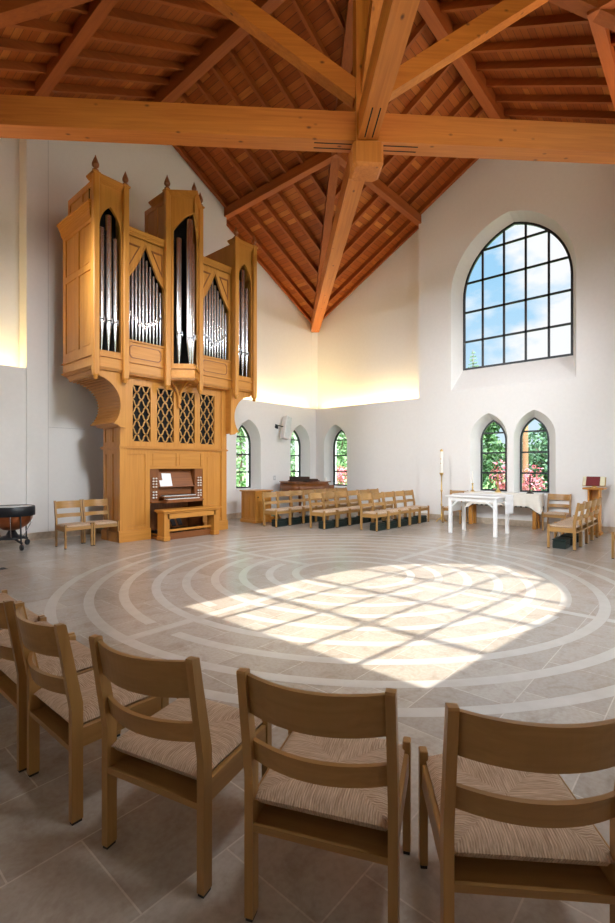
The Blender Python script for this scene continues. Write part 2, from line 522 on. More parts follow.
# labyrinth inlay
def arc_strip(mb, cx, cy, r, wd, a0, a1, z=.0012):
    n = max(2, int(abs(a1-a0)/radians(3)))
    vs = []
    for i in range(n+1):
        a = a0+(a1-a0)*i/n
        for rr in (r-wd/2, r+wd/2):
            vs.append((cx+rr*cos(a), cy+rr*sin(a), z))
    mb.add(vs, [(2*i, 2*i+1, 2*i+3, 2*i+2) for i in range(n)])
LCX, LCY, LR, LS, LW = -.50, -.12, 3.72, .365, .105
mb = MB()
ring_r = [LR-LS*k for k in range(9)]
for k, r in enumerate(ring_r):
    # the four half axes where the path turns back; every other ring is cut on each axis
    cuts = []
    for ax in range(4):
        th = radians(180+90*ax) % (2*pi)
        if 0 < k < 8 and (k+ax) % 2 == 0:
            cuts.append((th, (LS*.55)/r))
    cuts.sort()
    if not cuts:
        arc_strip(mb, LCX, LCY, r, LW, 0, 2*pi)
    else:
        for i, (t, hw) in enumerate(cuts):
            t2, hw2 = cuts[(i+1) % len(cuts)]
            if i == len(cuts)-1: t2 += 2*pi
            arc_strip(mb, LCX, LCY, r, LW, t+hw, t2-hw2)
for ax in range(4):
    th = radians(180+90*ax) % (2*pi); c, s_ = cos(th), sin(th)
    for k in range(1, 8):
        if (k+ax) % 2 == 0:
            ra, rb = ring_r[k+1]+LW/2+.002, ring_r[k-1]-LW/2-.002
            mb.add([(LCX+rr*c-sd*s_, LCY+rr*s_+sd*c, .0012) for rr, sd in ((ra,-LW/2),(ra,LW/2),(rb,LW/2),(rb,-LW/2))], [(0,1,2,3)])
o = struct(mb.build('floor_labyrinth', INLAY), 'pale stone labyrinth rings inlaid in the tiled floor')

# ceiling deck
mb = MB()
E_ = 7.35
for i in range(8):
    q = i//2
    ca, sa = [(1,0),(0,1),(-1,0),(0,-1)][q]
    def R_(x, y): return (x*ca - y*sa, x*sa + y*ca)
    sg = 1 if i % 2 == 0 else -1
    tri = [(0,0,ZR), (E_,0,ZR), (E_,sg*E_,ZR-PIT*E_)]
    lo = [R_(x,y)+(z,) for x,y,z in tri]; hi = [(x,y,z+.14) for x,y,z in lo]
    mb.cur = 0 if q % 2 == 0 else 1
    mb.add(lo+hi, [(0,1,2),(3,5,4),(0,3,4,1),(1,4,5,2),(2,5,3,0)])
struct(mb.build('ceiling', [DECKX, DECKY]))

# rafters
def zrot(q, p):
    ca, sa = [(1,0),(0,1),(-1,0),(0,-1)][q]
    return (p[0]*ca-p[1]*sa, p[0]*sa+p[1]*ca, p[2])
for q in range(4):
    ax = 'y' if q % 2 == 0 else 'x'
    for sg in (-1, 1):
        for k in range(1, 12):
            x0 = .04+.57*k
            if x0 > 6.4: continue
            z0 = lambda y: ZR-PIT*abs(y)-.065
            mb = MB(); mb.beam(zrot(q, (x0, sg*.06, z0(.06))), zrot(q, (x0, sg*x0, z0(x0))), .065, .15)
            struct(mb.build('rafter', RAF[ax]))
        # rafter against the gable wall
        mb = MB(); mb.beam(zrot(q, (6.76, sg*2.56, ZR-PIT*2.56-.05)), zrot(q, (6.76, sg*6.7, ZR-PIT*6.7-.05)), .07, .15); struct(mb.build('rafter', RAF[ax]))
        mb = MB(); mb.beam(zrot(q, (6.36, sg*.06, ZR-PIT*.06-.05)), zrot(q, (6.36, sg*2.5, ZR-PIT*2.5-.05)), .07, .15); struct(mb.build('rafter', RAF[ax]))
        # purlin
        pz = ZR-PIT*2.53-.2+.006*(q % 2)+.003*(sg > 0)
        bx = 'x' if q % 2 == 0 else 'y'
        mb = MB(); mb.beam(zrot(q, (2.455+.012*(q % 2), sg*2.53, pz)), zrot(q, (6.60, sg*2.53, pz)), .17, .24); struct(mb.build('purlin', RAF[bx]))
    mb = MB(); mb.beam(zrot(q, (.1, 0, ZR-.22)), zrot(q, (6.6, 0, ZR-.22)), .2, .40); struct(mb.build('ridge_beam', RAF['x' if q % 2 == 0 else 'y']))

# diagonal timber truss: local x along the diagonal
def diag(name, a, b_, w, hh, q, mat=PINE, extra=None):
    o = MB()
    L = (Vector(b_)-Vector(a)).length
    o.beam(a, b_, w, hh)
    ob = o.build(name, mat['x'])
    ob.rotation_euler = (0, 0, radians(45+90*q))
    return struct(ob)
TZ = 6.28
for q, nm in ((0, 'far'), (1, 'left'), (2, 'near'), (3, 'right')):
    off = 0 if q == 0 else 0
    t = diag('tie_beam', (.15, 0, TZ+.21), (9.45, 0, TZ+.21-(.08 if q == 0 else 0)), .28, .42, q)
    # steel plate slots near the post
    mb = MB()
    for yy in (-.055, .055): mb.box(.22, .78, yy-.009, yy+.009, TZ-.004, TZ+.02)
    so = mb.build('plate_slot', BLACKV, t)
    v = diag('valley_beam', (.1, 0, ZR-.17), (9.4, 0, ZR-PIT*9.4/sqrt(2)-.17), .2, .30, q, RAF)
    diag('brace', (.12, 0, 6.98+.06), (2.86, 0, 7.04+.675*2.74), .2, .26, q)
mb = MB()
mb.box(-.17, .17, -.17, .17, TZ-.05, ZR-.2)
kp = mb.build('king_post', PINE['z']); kp.rotation_euler = (0,0,radians(45)); struct(kp)
mb = MB(); mb.bevbox(-.225, .225, -.225, .225, TZ-.40, TZ-.02, .04)
o = mb.build('post_foot', PINE['z'], kp)
# corner piers below the tie ends
for q in range(4):
    mb = MB(); mb.box(-.10, .12, -.15, .15, LEDGE-.12, 6.3)
    o = mb.build('corner_pier', WHITEP); o.location = (RC*[1,-1,-1,1][q], RC*[1,1,-1,-1][q], 0); o.rotation_euler = (0,0,radians(45+90*q)); struct(o)

# cove lights on the ledges
COVE_W = 38
def cove(wall, s0, s1):
    mp = WALLMAP[wall]
    mb = MB(); mb.poly([[(.16, LEDGE-.125), (.22, LEDGE-.125), (.22, LEDGE-.09), (.16, LEDGE-.09)]], lambda u, v, w: mp(w, v, u), s0, s1)
    o = mb.build('cove_light', LED)
    tag(o, {('right',1):'warm cove light strip on the right wall ledge', ('left',1):'warm cove light strip on the ledge right of the organ', ('left',-1):'warm cove light strip on the ledge left of the organ',
            ('right',-1):'warm cove light strip on the ledge past the big window'}[(wall, 1 if s0 > 0 else -1)], 'light', 'cove lights on the wall ledges')
    ld = bpy.data.lights.new('cove_glow', 'AREA'); ld.shape = 'RECTANGLE'; ld.size = abs(s1-s0); ld.size_y = .05
    ld.energy = COVE_W; ld.color = (1.0,.72,.30)
    lo = bpy.data.objects.new('cove_glow', ld); COL.objects.link(lo)
    c = Vector(mp((s0+s1)/2, LEDGE-.08, .19)); 
    # face up and towards the wall behind
    tgt = Vector(mp((s0+s1)/2, LEDGE+.9, .42)) - c
    lo.location = c
    z = -tgt.normalized(); x = (Vector(mp(1,0,0))-Vector(mp(0,0,0))).normalized(); y = z.cross(x).normalized(); x = y.cross(z)
    lo.rotation_euler = Matrix((x, y, z)).transposed().to_euler()
cove('right', 2.7, 6.4); cove('left', 2.7, 6.4); cove('left', -6.4, -2.7); cove('right', -6.4, -2.7)

# ------------------------------------------------------------------ chairs (local: front is +y)
def make_chair():
    root = empty('chair')
    def leg_post(sx):
        mb = MB()
        x0, x1 = (sx*.25, sx*.22)
        prof = [(-.240,.012), (-.193,.012), (-.193,.50), (-.262,.845), (-.272,.85), (-.298,.85), (-.300,.842), (-.240,.48)]
        mb.poly([prof], lambda u, v, w: (w, u, v), x0, x1)
        p = spart(mb, 'leg', CH['z'], root)
        g = MB(); g.box(min(x0,x1)+.003, max(x0,x1)-.003, -.237, -.196, 0, .012); spart(g, 'glide', GLIDE, p)
    def leg_front(sx):
        mb = MB(); xa, xb = sorted((sx*.25, sx*.22))
        mb.bevbox(xa, xb, .185, .225, .012, .437, .003)
        p = spart(mb, 'leg', CH['z'], root)
        g = MB(); g.box(xa+.003, xb-.003, .188, .222, 0, .012); spart(g, 'glide', GLIDE, p)
    for s in (-1, 1): leg_post(s)
    for s in (-1, 1): leg_front(s)
    def slat(z0, z1, bow):
        mb = MB(); n = 16; vs = []
        def yl(z): return -.197 - max(0, z-.5)*.2
        for i in range(n+1):
            x = -.221+.442*i/n; t = 1-(x/.221)**2
            for z in (z0, z1):
                y = yl(z)-bow*t-.012
                vs += [(x, y-.009, z), (x, y+.009, z)]
        fs = []
        for i in range(n):
            a = i*4; b_ = a+4
            fs += [(a, b_, b_+2, a+2), (a+1, a+3, b_+3, b_+1), (a+2, b_+2, b_+3, a+3), (a, a+1, b_+1, b_)]
        fs += [(0,2,3,1), (n*4, n*4+1, n*4+3, n*4+2)]
        mb.add(vs, fs, False)
        return mb
    spart(slat(.700, .835, .062), 'back_slat', CH['x'], root)
    spart(slat(.530, .602, .058), 'back_slat', CH['x'], root)
    # rush seat
    mb = MB(); nx, ny = 24, 22; vs = []
    W, D0, D1 = .228, -.222, .222
    def prof(t):
        return sqrt(max(0, 1-abs(t)**6))
    for j in range(ny+1):
        for i in range(nx+1):
            u = -1+2*i/nx; v = -1+2*j/ny
            x = u*W; y = (D0+D1)/2+v*(D1-D0)/2
            e = min(prof(u), prof(v))
            cre = .010*math.exp(-((abs(u)-abs(v))/.09)**2)*min(1, max(abs(u), abs(v))*2)
            dip = .010*(1-u*u)*(1-v*v)
            vs.append((x, y, .402+.033*e-cre-dip))
    top = len(vs)
    for j in range(ny+1):
        for i in range(nx+1):
            u = -1+2*i/nx; v = -1+2*j/ny
            x = u*W; y = (D0+D1)/2+v*(D1-D0)/2
            e = min(prof(u), prof(v))
            vs.append((x, y, .402-.044*e))
    fs = []
    for j in range(ny):
        for i in range(nx):
            a = j*(nx+1)+i
            fs += [(a, a+1, a+nx+2, a+nx+1), (top+a, top+a+nx+1, top+a+nx+2, top+a+1)]
    mb.add(vs, fs, True)
    spart(mb, 'seat', RUSH, root)
    for s in (-1, 1):
        mb = MB(); xa, xb = sorted((s*.244, s*.222)); mb.bevbox(xa, xb, -.195, .187, .305, .392, .004)
        spart(mb, 'side_rail', CH['y'], root)
    mb = MB(); mb.bevbox(-.222, .222, .19, .212, .32, .385, .004); spart(mb, 'front_rail', CH['x'], root)
    mb = MB(); mb.box(-.222, .222, -.232, -.07, .308, .318); mb.box(-.222, .222, -.238, -.226, .300, .323); spart(mb, 'book_shelf', CH['x'], root)
    return root
chair0 = make_chair()
chair0['_used'] = 0
_first = [True]
def chair(x, y, ang, label, group=None):
    """ang: direction the sitter faces, degrees from +x"""
    if _first[0]:
        c = chair0; _first[0] = False
        if '_used' in c: del c['_used']
    else:
        c = copy_tree(chair0)
        if 'group' in c: del c['group']
    c.location = (x, y, 0); c.rotation_euler = (0, 0, radians(ang-90))
    tag(c, label, 'chair', group)
    return c

G_RING = 'rush seated chairs in the circle nearest the camera'
chair(-4.706, -2.338, 15.2, 'nearest-row wooden chair fully in view, third from the left edge, back towards us', G_RING)
chair(-4.508, -2.936, 24.0, 'nearest-row wooden chair in the middle bottom of the photo, back towards us', G_RING)
chair(-4.266, -3.456, 36.5, 'nearest wooden chair, cut off by the right bottom corner of the photo', G_RING)
chair(-4.80, -1.705, 1, 'wooden chair second from the left edge in the nearest row, seat facing right', G_RING)
chair(-4.825, -1.165, 0, 'wooden chair of the nearest row with only its right post and slat ends in view', G_RING)
chair(-4.81, -.64, 0, 'wooden chair whose woven seat corner shows behind the second chair from the left edge', G_RING)
chair(-4.795, -.115, -2, 'chair at the left edge showing a woven seat corner, nearer of the two seats there', G_RING)
chair(-4.77, .41, -4, 'chair at the left edge showing a woven seat corner, farther of the two seats there', G_RING)

G_ORG = 'chairs by the organ'
chair(-2.16, 5.07, -90, 'light wooden chair against the white wall, left of the pair beside the organ', G_ORG)
chair(-1.645, 5.07, -90, 'light wooden chair touching the organ case, right of the pair', G_ORG)

ORD = ['first', 'second', 'third', 'fourth', 'fifth', 'sixth', 'seventh']
G_CHOIR = 'choir chairs in rows before the piano'
def row(n, x0, y, pitch, what):
    for i in range(n):
        chair(x0+pitch*i, y, -90, what(i), G_CHOIR)
row(5, 3.45, 2.09, .515, lambda i: 'light wooden chair, %s from the left in the front choir row' % (ORD[i] if i < 4 else 'last and farthest right') if i < 4 else 'light wooden chair at the far right end of the front choir row')
row(6, 2.93, 3.21, .515, lambda i: 'light wooden chair, %s from the left in the middle choir row' % ORD[i])
row(7, 2.45, 4.33, .505, lambda i: 'light wooden chair, %s from the left in the back choir row by the piano' % ORD[i])

G_R = 'chairs on the right by the lectern'
for i, lab in enumerate(('nearest chair of the four in a row at right, green box beneath it', 'second nearest chair of the four in a row at right before the lectern',
                         'third nearest chair of the four in a row at right before the lectern', 'farthest chair of the four in a row at right, next to the lectern')):
    chair(3.74+.515*i, -1.84, 90, lab, G_R)
chair(6.07, -1.16, 180, 'single wooden chair against the right wall between draped table and lectern', G_R)
chair(6.07, 1.29, 180, 'wooden chair half hidden behind the white table, beside the tall candle', G_R)
chair(3.32, -2.90, 90, 'wooden chair at the right edge, only front leg and seat corner showing', G_R)

# kneelers
G_K = 'dark green kneelers under the chairs'
def make_kneeler():
    r = empty('kneeler_box')
    mb = MB(); mb.bevbox(-.18, .18, -.11, .11, 0, .13, .008); spart(mb, 'body', GREENK, r)
    mb = MB(); mb.bevbox(-.185, .185, -.115, .115, .13, .175, .014); spart(mb, 'cushion', GREENK, r)
    mb = MB(); mb.tube([(-.05,-.112,.09),(-.04,-.125,.085),(.04,-.125,.085),(.05,-.112,.09)], .006, 6); spart(mb, 'handle', GLIDE, r)
    return r
kn0 = make_kneeler(); kfirst = [True]
def kneeler(x, y, rz, label):
    if kfirst[0]: c = kn0; kfirst[0] = False
    else: c = copy_tree(kn0)
    c.location = (x, y, 0); c.rotation_euler = (0,0,radians(rz)); tag(c, label, 'kneeler', G_K)
for i in range(5):
    kneeler(3.45+.515*i+.02, 2.02, 0, 'dark green box kneeler under the %s chair of the front choir row' % ['first','second','third','fourth','last'][i])
for i in range(6):
    kneeler(2.93+.515*i+.02, 3.14, 0, 'dark green box kneeler under the %s chair of the middle choir row' % ORD[i])
for i in range(4):
    kneeler(2.45+.505*i+.02, 4.26, 0, 'dark green box kneeler under the %s chair of the back choir row' % ORD[i])
for i in range(3):
    kneeler(3.74+.515*i-.02, -1.80, 0, 'dark green box kneeler under the %s chair of the row at right' % ['nearest', 'second nearest', 'third nearest'][i])

# ------------------------------------------------------------------ organ
OX = -.08
YB = 4.84      # front of the base
org = empty('pipe_organ', (OX, 5.6, 0))
tag(org, 'tall golden oak pipe organ with pointed towers against the left wall', 'organ')
def X(u): return OX+u
def op(mb, name, mat): return wpart(mb, name, mat, org)
def front(y0):  # (u,v,w) -> panel in the xz plane, w is depth backwards
    return lambda u, v, w: (OX+u, y0+w, v)
def frame_panel(mb, mp, u0, u1, v0, v1, st=.06, d=.02, th=.04, nu=1, nv=1, gap=.06, splits=None):
    """stile-and-rail frame with recessed panels"""
    outer = [(u0,v0),(u1,v0),(u1,v1),(u0,v1)]
    holes = []
    us = [u0+st+(u1-u0-2*st-gap*(nu-1))/nu*i+gap*i for i in range(nu)]
    wu = (u1-u0-2*st-gap*(nu-1))/nu
    if splits is None:
        wv = (v1-v0-2*st-gap*(nv-1))/nv
        vs = [(v0+st+(wv+gap)*i, v0+st+(wv+gap)*i+wv) for i in range(nv)]
    else: vs = splits
    for a in us:
        for (b0, b1) in vs:
            holes.append([(a,b0),(a,b1),(a+wu,b1),(a+wu,b0)])
    mb.poly([outer]+holes, mp, 0, th)
    for h in holes:
        a0, a1 = h[0][0], h[2][0]; b0, b1 = h[0][1], h[1][1]
        mb.poly([[(a0-.01,b0-.01),(a1+.01,b0-.01),(a1+.01,b1+.01),(a0-.01,b1+.01)]], mp, d, th+.005)
        m = min(.03, (a1-a0)/6)
        mb.poly([[(a0+m,b0+m),(a1-m,b0+m),(a1-m,b1-m),(a0+m,b1-m)]], mp, d-.008, d+.002)
def outline_band(mb, pts, z0, z1, off=0.0):
    """prism of a plan outline (ccw list), pushed outwards by off"""
    n = len(pts); out = []
    for i in range(n):
        p0, p1, p2 = Vector(pts[i-1]), Vector(pts[i]), Vector(pts[(i+1) % n])
        d1 = (p1-p0).normalized(); d2 = (p2-p1).normalized()
        n1 = Vector((d1.y, -d1.x)); n2 = Vector((d2.y, -d2.x))
        b_ = n1+n2; k = off/max(.35, (1+n1.dot(n2)))
        out.append(tuple(p1 + b_*k))
    mb.poly([out], lambda u, v, w: (OX+u, v, w), z0, z1)
def moulding(mb, pts, z0, z1, o0, o1):
    k = 5
    for i in range(k):
        t = (i+.5)/k
        outline_band(mb, pts, z0+(z1-z0)*i/k, z0+(z1-z0)*(i+1)/k, o0+(o1-o0)*(t*t*(3-2*t)))

HB = 1.30
# base carcass: side walls, back, plinth
CU, CW, CZ = -.005, .66, 1.44     # console opening centre, half width, top
mb = MB()
frame_panel(mb, front(YB), -HB, CU-CW, .0, 1.85, st=.10, splits=[(.30, 1.74)])
op(mb, 'case_panel', OAK['z'])
mb = MB()
frame_panel(mb, front(YB), CU+CW, HB, .0, 1.85, st=.10, splits=[(.30, 1.74)])
op(mb, 'case_panel', OAK['z'])
mb = MB(); frame_panel(mb, front(YB), CU-CW, CU+CW, CZ, 1.85, st=.05, nu=2, splits=[(CZ+.05, 1.78)])
op(mb, 'header_panel', OAK['x'])
for sg, nm in ((-1, 'l'), (1, 'r')):
    mb = MB()
    mpx = (lambda u, v, w: (X(-HB)+w, u, v)) if sg < 0 else (lambda u, v, w: (X(HB)-w, u, v))
    frame_panel(mb, mpx, YB, 5.56, 0, 1.85, st=.10, nu=2, gap=.08, splits=[(.30, 1.74)])
    frame_panel(mb, mpx, YB, 5.56, 1.88, 2.42, st=.08, nu=2, gap=.08, splits=[(1.98, 2.28)])
    op(mb, 'side_panel', OAK['z'])
# corner posts and plinth
for u0, u1 in ((-HB-.02, -HB+.13), (HB-.13, HB+.02)):
    mb = MB(); mb.box(X(u0), X(u1), YB-.025, YB+.1, .0, 3.3); op(mb, 'corner_post', OAK['z'])
for sg, u0, u1 in ((-1, -HB-.045, CU-CW), (1, CU+CW, HB+.045)):
    mb = MB()
    mb.box(X(u0), X(u1), YB-.05, YB+.03, 0, .2); mb.box(X(u0), X(u1), YB-.038, YB+.02, .2, .225)
    mb.box(min(X(sg*(HB+.045)), X(sg*HB)), max(X(sg*(HB+.045)), X(sg*HB)), YB, 5.55, 0, .2)
    op(mb, 'plinth', OAK['x'])
mb = MB()
B_OUT = [(-HB, 5.56), (-HB, YB), (HB, YB), (HB, 5.56)]
moulding(mb, B_OUT, 1.83, 1.87, .015, .05); moulding(mb, B_OUT, 1.87, 1.90, .05, .02)
op(mb, 'waist_moulding', OAK['x'])
# lattice storey
LATT = [(-1.04, -.645), (-.50, -.095), (.04, .445), (.58, .985)]
LZ0, LZ1 = 2.0, 3.13
mb = MB()
mb.poly([[(-HB,1.90),(HB,1.90),(HB,3.32),(-HB,3.32)]] + [[(a,LZ0),(a,LZ1),(b_,LZ1),(b_,LZ0)] for a, b_ in LATT], front(YB), 0, .05)
op(mb, 'lattice_frame', OAK['z'])
mb = MB(); mb.box(X(-HB+.03), X(HB-.03), YB+.10, YB+.12, 1.9, 3.3); op(mb, 'dark_lining', BLACKV)  # near-black sheets behind the openings paint in the shade inside the case
for a, b_ in LATT:
    mb = MB(); w = b_-a; hgt = LZ1-LZ0
    nx, nz = 2, 4
    cw, chh = w/nx, hgt/nz
    # two wavy families of bars crossing in diamonds with cusps
    for sgn in (1, -1):
        for k in range(-nz, nx+nz):
            pts = []
            for i in range(61):
                t = i/60*nz
                u = k + (t if sgn > 0 else nz-t) - (0 if sgn > 0 else 0)
                du = .10*sin(2*pi*2*t)*(1)
                x = a + (u + du*sgn*.6)*cw
                pts.append((x, LZ0+t*chh))
            seg = [p for p in pts]
            for p, q in zip(seg[:-1], seg[1:]):
                if a-.005 <= min(p[0], q[0]) and max(p[0], q[0]) <= b_+.005:
                    d = Vector((q[0]-p[0], q[1]-p[1])).normalized(); nn = Vector((-d.y, d.x))*.0115
                    e = d*.004
                    mb.poly([[(p[0]+nn.x-e.x,p[1]+nn.y-e.y),(p[0]-nn.x-e.x,p[1]-nn.y-e.y),(q[0]-nn.x+e.x,q[1]-nn.y+e.y),(q[0]+nn.x+e.x,q[1]+nn.y+e.y)]], front(YB+.012), 0, .022)
    op(mb, 'lattice_grille', OAKL['z'])
# corbels carrying the overhang
for sg in (-1, 1):
    pr = [(1.29, 3.31), (1.93, 3.31), (1.93, 3.24)]
    cx_, cz_, rr = 1.93, 2.64, .53
    for i in range(21):
        a = radians(95 + (222-95)*i/20)
        pr.append((cx_+rr*cos(a) - .0, cz_+rr*sin(a)+.02))
    pr += [(1.46, 2.29), (1.41, 2.25), (1.29, 2.23)]
    mb = MB()
    mb.poly([[(sg*u, v) for u, v in pr]], front(YB-.22), 0, .045)
    op(mb, 'corbel_board', OAK['z'])
    mb = MB()
    mb.poly([[(sg*(u if u < 1.3 else u-.03), v+.03) for u, v in pr]], lambda u, v, w: (OX+u, YB-.175+w*(5.58-YB+.175+.32*max(0, (abs(u)-1.3)/.65)), v), 0, 1)
    # planked soffit ribs
    o_ = op(mb, 'corbel_soffit', OAK['y'])
    mb = MB()
    for i in range(0, 20):
        a = radians(97 + (220-97)*i/19)
        mb.box(-.012, .012, 0, (5.57+.32*max(0, (cx_+rr*cos(a)-1.3)/.65))-YB+.17, -.01, .012, M=Matrix.Translation((X(sg*(cx_+rr*cos(a)-.02)), YB-.17, cz_+rr*sin(a)+.035)) @ Matrix.Rotation(-sg*(a+pi/2) if sg > 0 else (a+pi/2), 4, 'Y'))
    op(mb, 'soffit_plank', OAK['y'])
# overhanging upper case
TW0, TW1 = 1.95, 1.34
YT, YF = 4.55, 4.66
PLAN = [(-TW0,5.92), (-TW0,YT), (-TW1,YT), (-TW1,YF), (-.38,YF), (-.38,4.60), (0,4.22), (.38,4.60), (.38,YF), (TW1,YF), (TW1,YT), (TW0,YT), (TW0,5.92)]
mb = MB()
outline_band(mb, PLAN, 3.33, 3.53, 0.0)
op(mb, 'belt', OAK['x'])
mb = MB(); moulding(mb, PLAN, 3.29, 3.345, -.02, .03); op(mb, 'belt_moulding', OAK['x'])
mb = MB(); moulding(mb, PLAN, 3.52, 3.57, .035, .0); op(mb, 'belt_moulding', OAK['x'])
# towers (side) fronts
def tower_front(mb, mp, u0, u1, z0, z1, sill, spring, apex, jamb=.075):
    c = (u0+u1)/2; half = (u1-u0)/2-jamb
    mb.poly([[(u0,z0),(u1,z0),(u1,z1),(u0,z1)], list(reversed(gothic(c, half, sill, spring, apex-spring)))], mp, 0, .05)
    # bead round the arch
    g0 = gothic(c, half+.02, sill-.02, spring, inset_rise(half, apex-spring, -.02)); g1 = gothic(c, half, sill, spring, apex-spring)
    mb.poly([g0, list(reversed(g1))], mp, -.012, .01)
for sg in (-1, 1):
    u0, u1 = sorted((sg*TW0, sg*TW1))
    mb = MB(); tower_front(mb, front(YT), u0+.04, u1-.04, 3.55, 6.70, 3.64, 5.88, 6.33, jamb=.06)
    op(mb, 'tower_front', OAK['z'])
    # inner cheek towards the flat
    mb = MB(); xx = sg*TW1
    mb.box(min(X(xx), X(xx+sg*.03)), max(X(xx), X(xx+sg*.03)), YT, 5.95, 3.55, 6.72); op(mb, 'tower_cheek', OAK['z'])
    # outer side of the case: shouldered
    mb = MB()
    mpx = (lambda u, v, w: (X(-TW0)+w, u, v)) if sg < 0 else (lambda u, v, w: (X(TW0)-w, u, v))
    frame_panel(mb, mpx, YT, 5.92, 3.55, 6.10, st=.13, nu=2, gap=.09, splits=[(3.72, 5.12), (5.24, 5.98)])
    op(mb, 'case_side', OAK['z'])
    mb = MB()
    S_OUT = [(-TW0, 5.92), (-TW0, YT+.12), (-TW0+.12, YT+.12), (-TW0+.12, 5.92)] if sg < 0 else [(TW0-.12, 5.92), (TW0-.12, YT+.12), (TW0, YT+.12), (TW0, 5.92)]
    moulding(mb, S_OUT, 6.05, 6.12, .01, .03); moulding(mb, S_OUT, 6.12, 6.30, .03, .07); moulding(mb, S_OUT, 6.30, 6.34, .09, .09)
    op(mb, 'shoulder_cornice', OAK['y'])
    mb = MB()
    mpx2 = (lambda u, v, w: (X(-TW0)+.05+w, u, v)) if sg < 0 else (lambda u, v, w: (X(TW0)-.05-w, u, v))
    frame_panel(mb, mpx2, YT, 5.8, 6.30, 6.80, st=.08, nu=2, gap=.08, splits=[(6.36, 6.68)])
    op(mb, 'tower_side', OAK['z'])
    mb = MB()
    T_OUT = [(u0+.03, YT+.12), (u0+.03, YT), (u1-.03, YT), (u1-.03, YT+.12)]
    moulding(mb, T_OUT, 6.68, 6.80, .0, .07); outline_band(mb, T_OUT, 6.80, 6.83, .08)
    op(mb, 'tower_cornice', OAK['x'])
    mb = MB(); mb.box(X(u0+.06), X(u1-.06), YT+.02, 5.8, 6.74, 6.79); op(mb, 'tower_roof', OAK['y'])
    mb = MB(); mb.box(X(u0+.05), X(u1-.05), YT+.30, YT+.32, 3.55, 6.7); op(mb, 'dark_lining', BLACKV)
# flats
for sg in (-1, 1):
    u0, u1 = sorted((sg*TW1, sg*.38))
    u0 += .03; u1 -= .03
    c = (u0+u1)/2; half = (u1-u0)/2-.05
    mb = MB()
    # concave tent-shaped opening
    Lp = [(c-half, 3.98), (c+half, 3.98), (c+half, 5.18)]
    for i in range(1, 13):
        t = i/12; Lp.append((c+half*(1-t)**1.0*(1), 5.18+.74*(t**1.35)) if i < 12 else (c, 5.92))
    for i in range(11, 0, -1):
        t = i/12; Lp.append((c-half*(1-t), 5.18+.74*(t**1.35)))
    Lp.append((c-half, 5.18))
    mb.poly([[(u0,3.94),(u1,3.94),(u1,6.02),(u0,6.02)], list(reversed(Lp))], front(YF), 0, .05)
    op(mb, 'flat_front', OAK['z'])
    # carved triangular spandrel panels
    for s2 in (-1, 1):
        mb = MB()
        tri = [(c+s2*half*.93, 5.38), (c+s2*half*.93, 5.86), (c+s2*half*.30, 5.86)]
        cx_ = sum(p[0] for p in tri)/3; cz_ = sum(p[1] for p in tri)/3
        inn = [(cx_+(p[0]-cx_)*.78, cz_+(p[1]-cz_)*.78) for p in tri]
        mb.poly([tri, list(reversed(inn))], front(YF-.014), 0, .02)
        op(mb, 'spandrel_panel', WAL['z'])
        mb = MB()
        pts = [(c+s2*half*1.0, 5.16)] + [(c+s2*half*(1-i/12), 5.18+.74*((i/12)**1.35)) for i in range(13)]
        for p, q in zip(pts[:-1], pts[1:]):
            d = (Vector(q)-Vector(p)).normalized(); nn = Vector((-d.y, d.x))*.012
            mb.poly([[(p[0]+nn.x,p[1]+nn.y),(p[0]-nn.x,p[1]-nn.y),(q[0]-nn.x,q[1]-nn.y),(q[0]+nn.x,q[1]+nn.y)]], front(YF-.018), 0, .03)
        op(mb, 'arch_bead', OAK['z'])
    # panel under the pipes
    mb = MB()
    mb.poly([[(u0,3.55),(u1,3.55),(u1,3.94),(u0,3.94)]], front(YF), 0, .05)
    op(mb, 'toe_panel', OAK['x'])
    mb = MB()
    def octo(k): 
        a, b_, q = half*.86-k, .13-k, .05
        return [(c-a+q,3.75-b_),(c+a-q,3.75-b_),(c+a,3.75-b_+q),(c+a,3.75+b_-q),(c+a-q,3.75+b_),(c-a+q,3.75+b_),(c-a,3.75+b_-q),(c-a,3.75-b_+q)]
    mb.poly([octo(0), list(reversed(octo(.013)))], front(YF-.008), 0, .02)
    op(mb, 'panel_bead', WAL['x'])
    mb = MB(); mb.box(X(u0), X(u1), YF-.03, YF+.02, 3.93, 3.965); op(mb, 'toe_rail', OAK['x'])
    mb = MB()
    F_OUT = [(u0, YF+.4), (u0, YF), (u1, YF), (u1, YF+.4)]
    outline_band(mb, F_OUT, 6.0, 6.10, .0)
    for i in range(4): mb.box(X(u0), X(u1), YF-.012*(i+1), YF+.35, 6.02+.035*i, 6.02+.035*(i+1))
    op(mb, 'flat_cornice', OAK['x'])
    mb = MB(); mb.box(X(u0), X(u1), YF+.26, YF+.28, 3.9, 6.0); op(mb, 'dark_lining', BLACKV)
    # roof strip joining to the wall side
    mb = MB(); mb.box(X(u0), X(u1), YF+.02, 5.9, 6.04, 6.07); op(mb, 'flat_roof', OAK['y'])
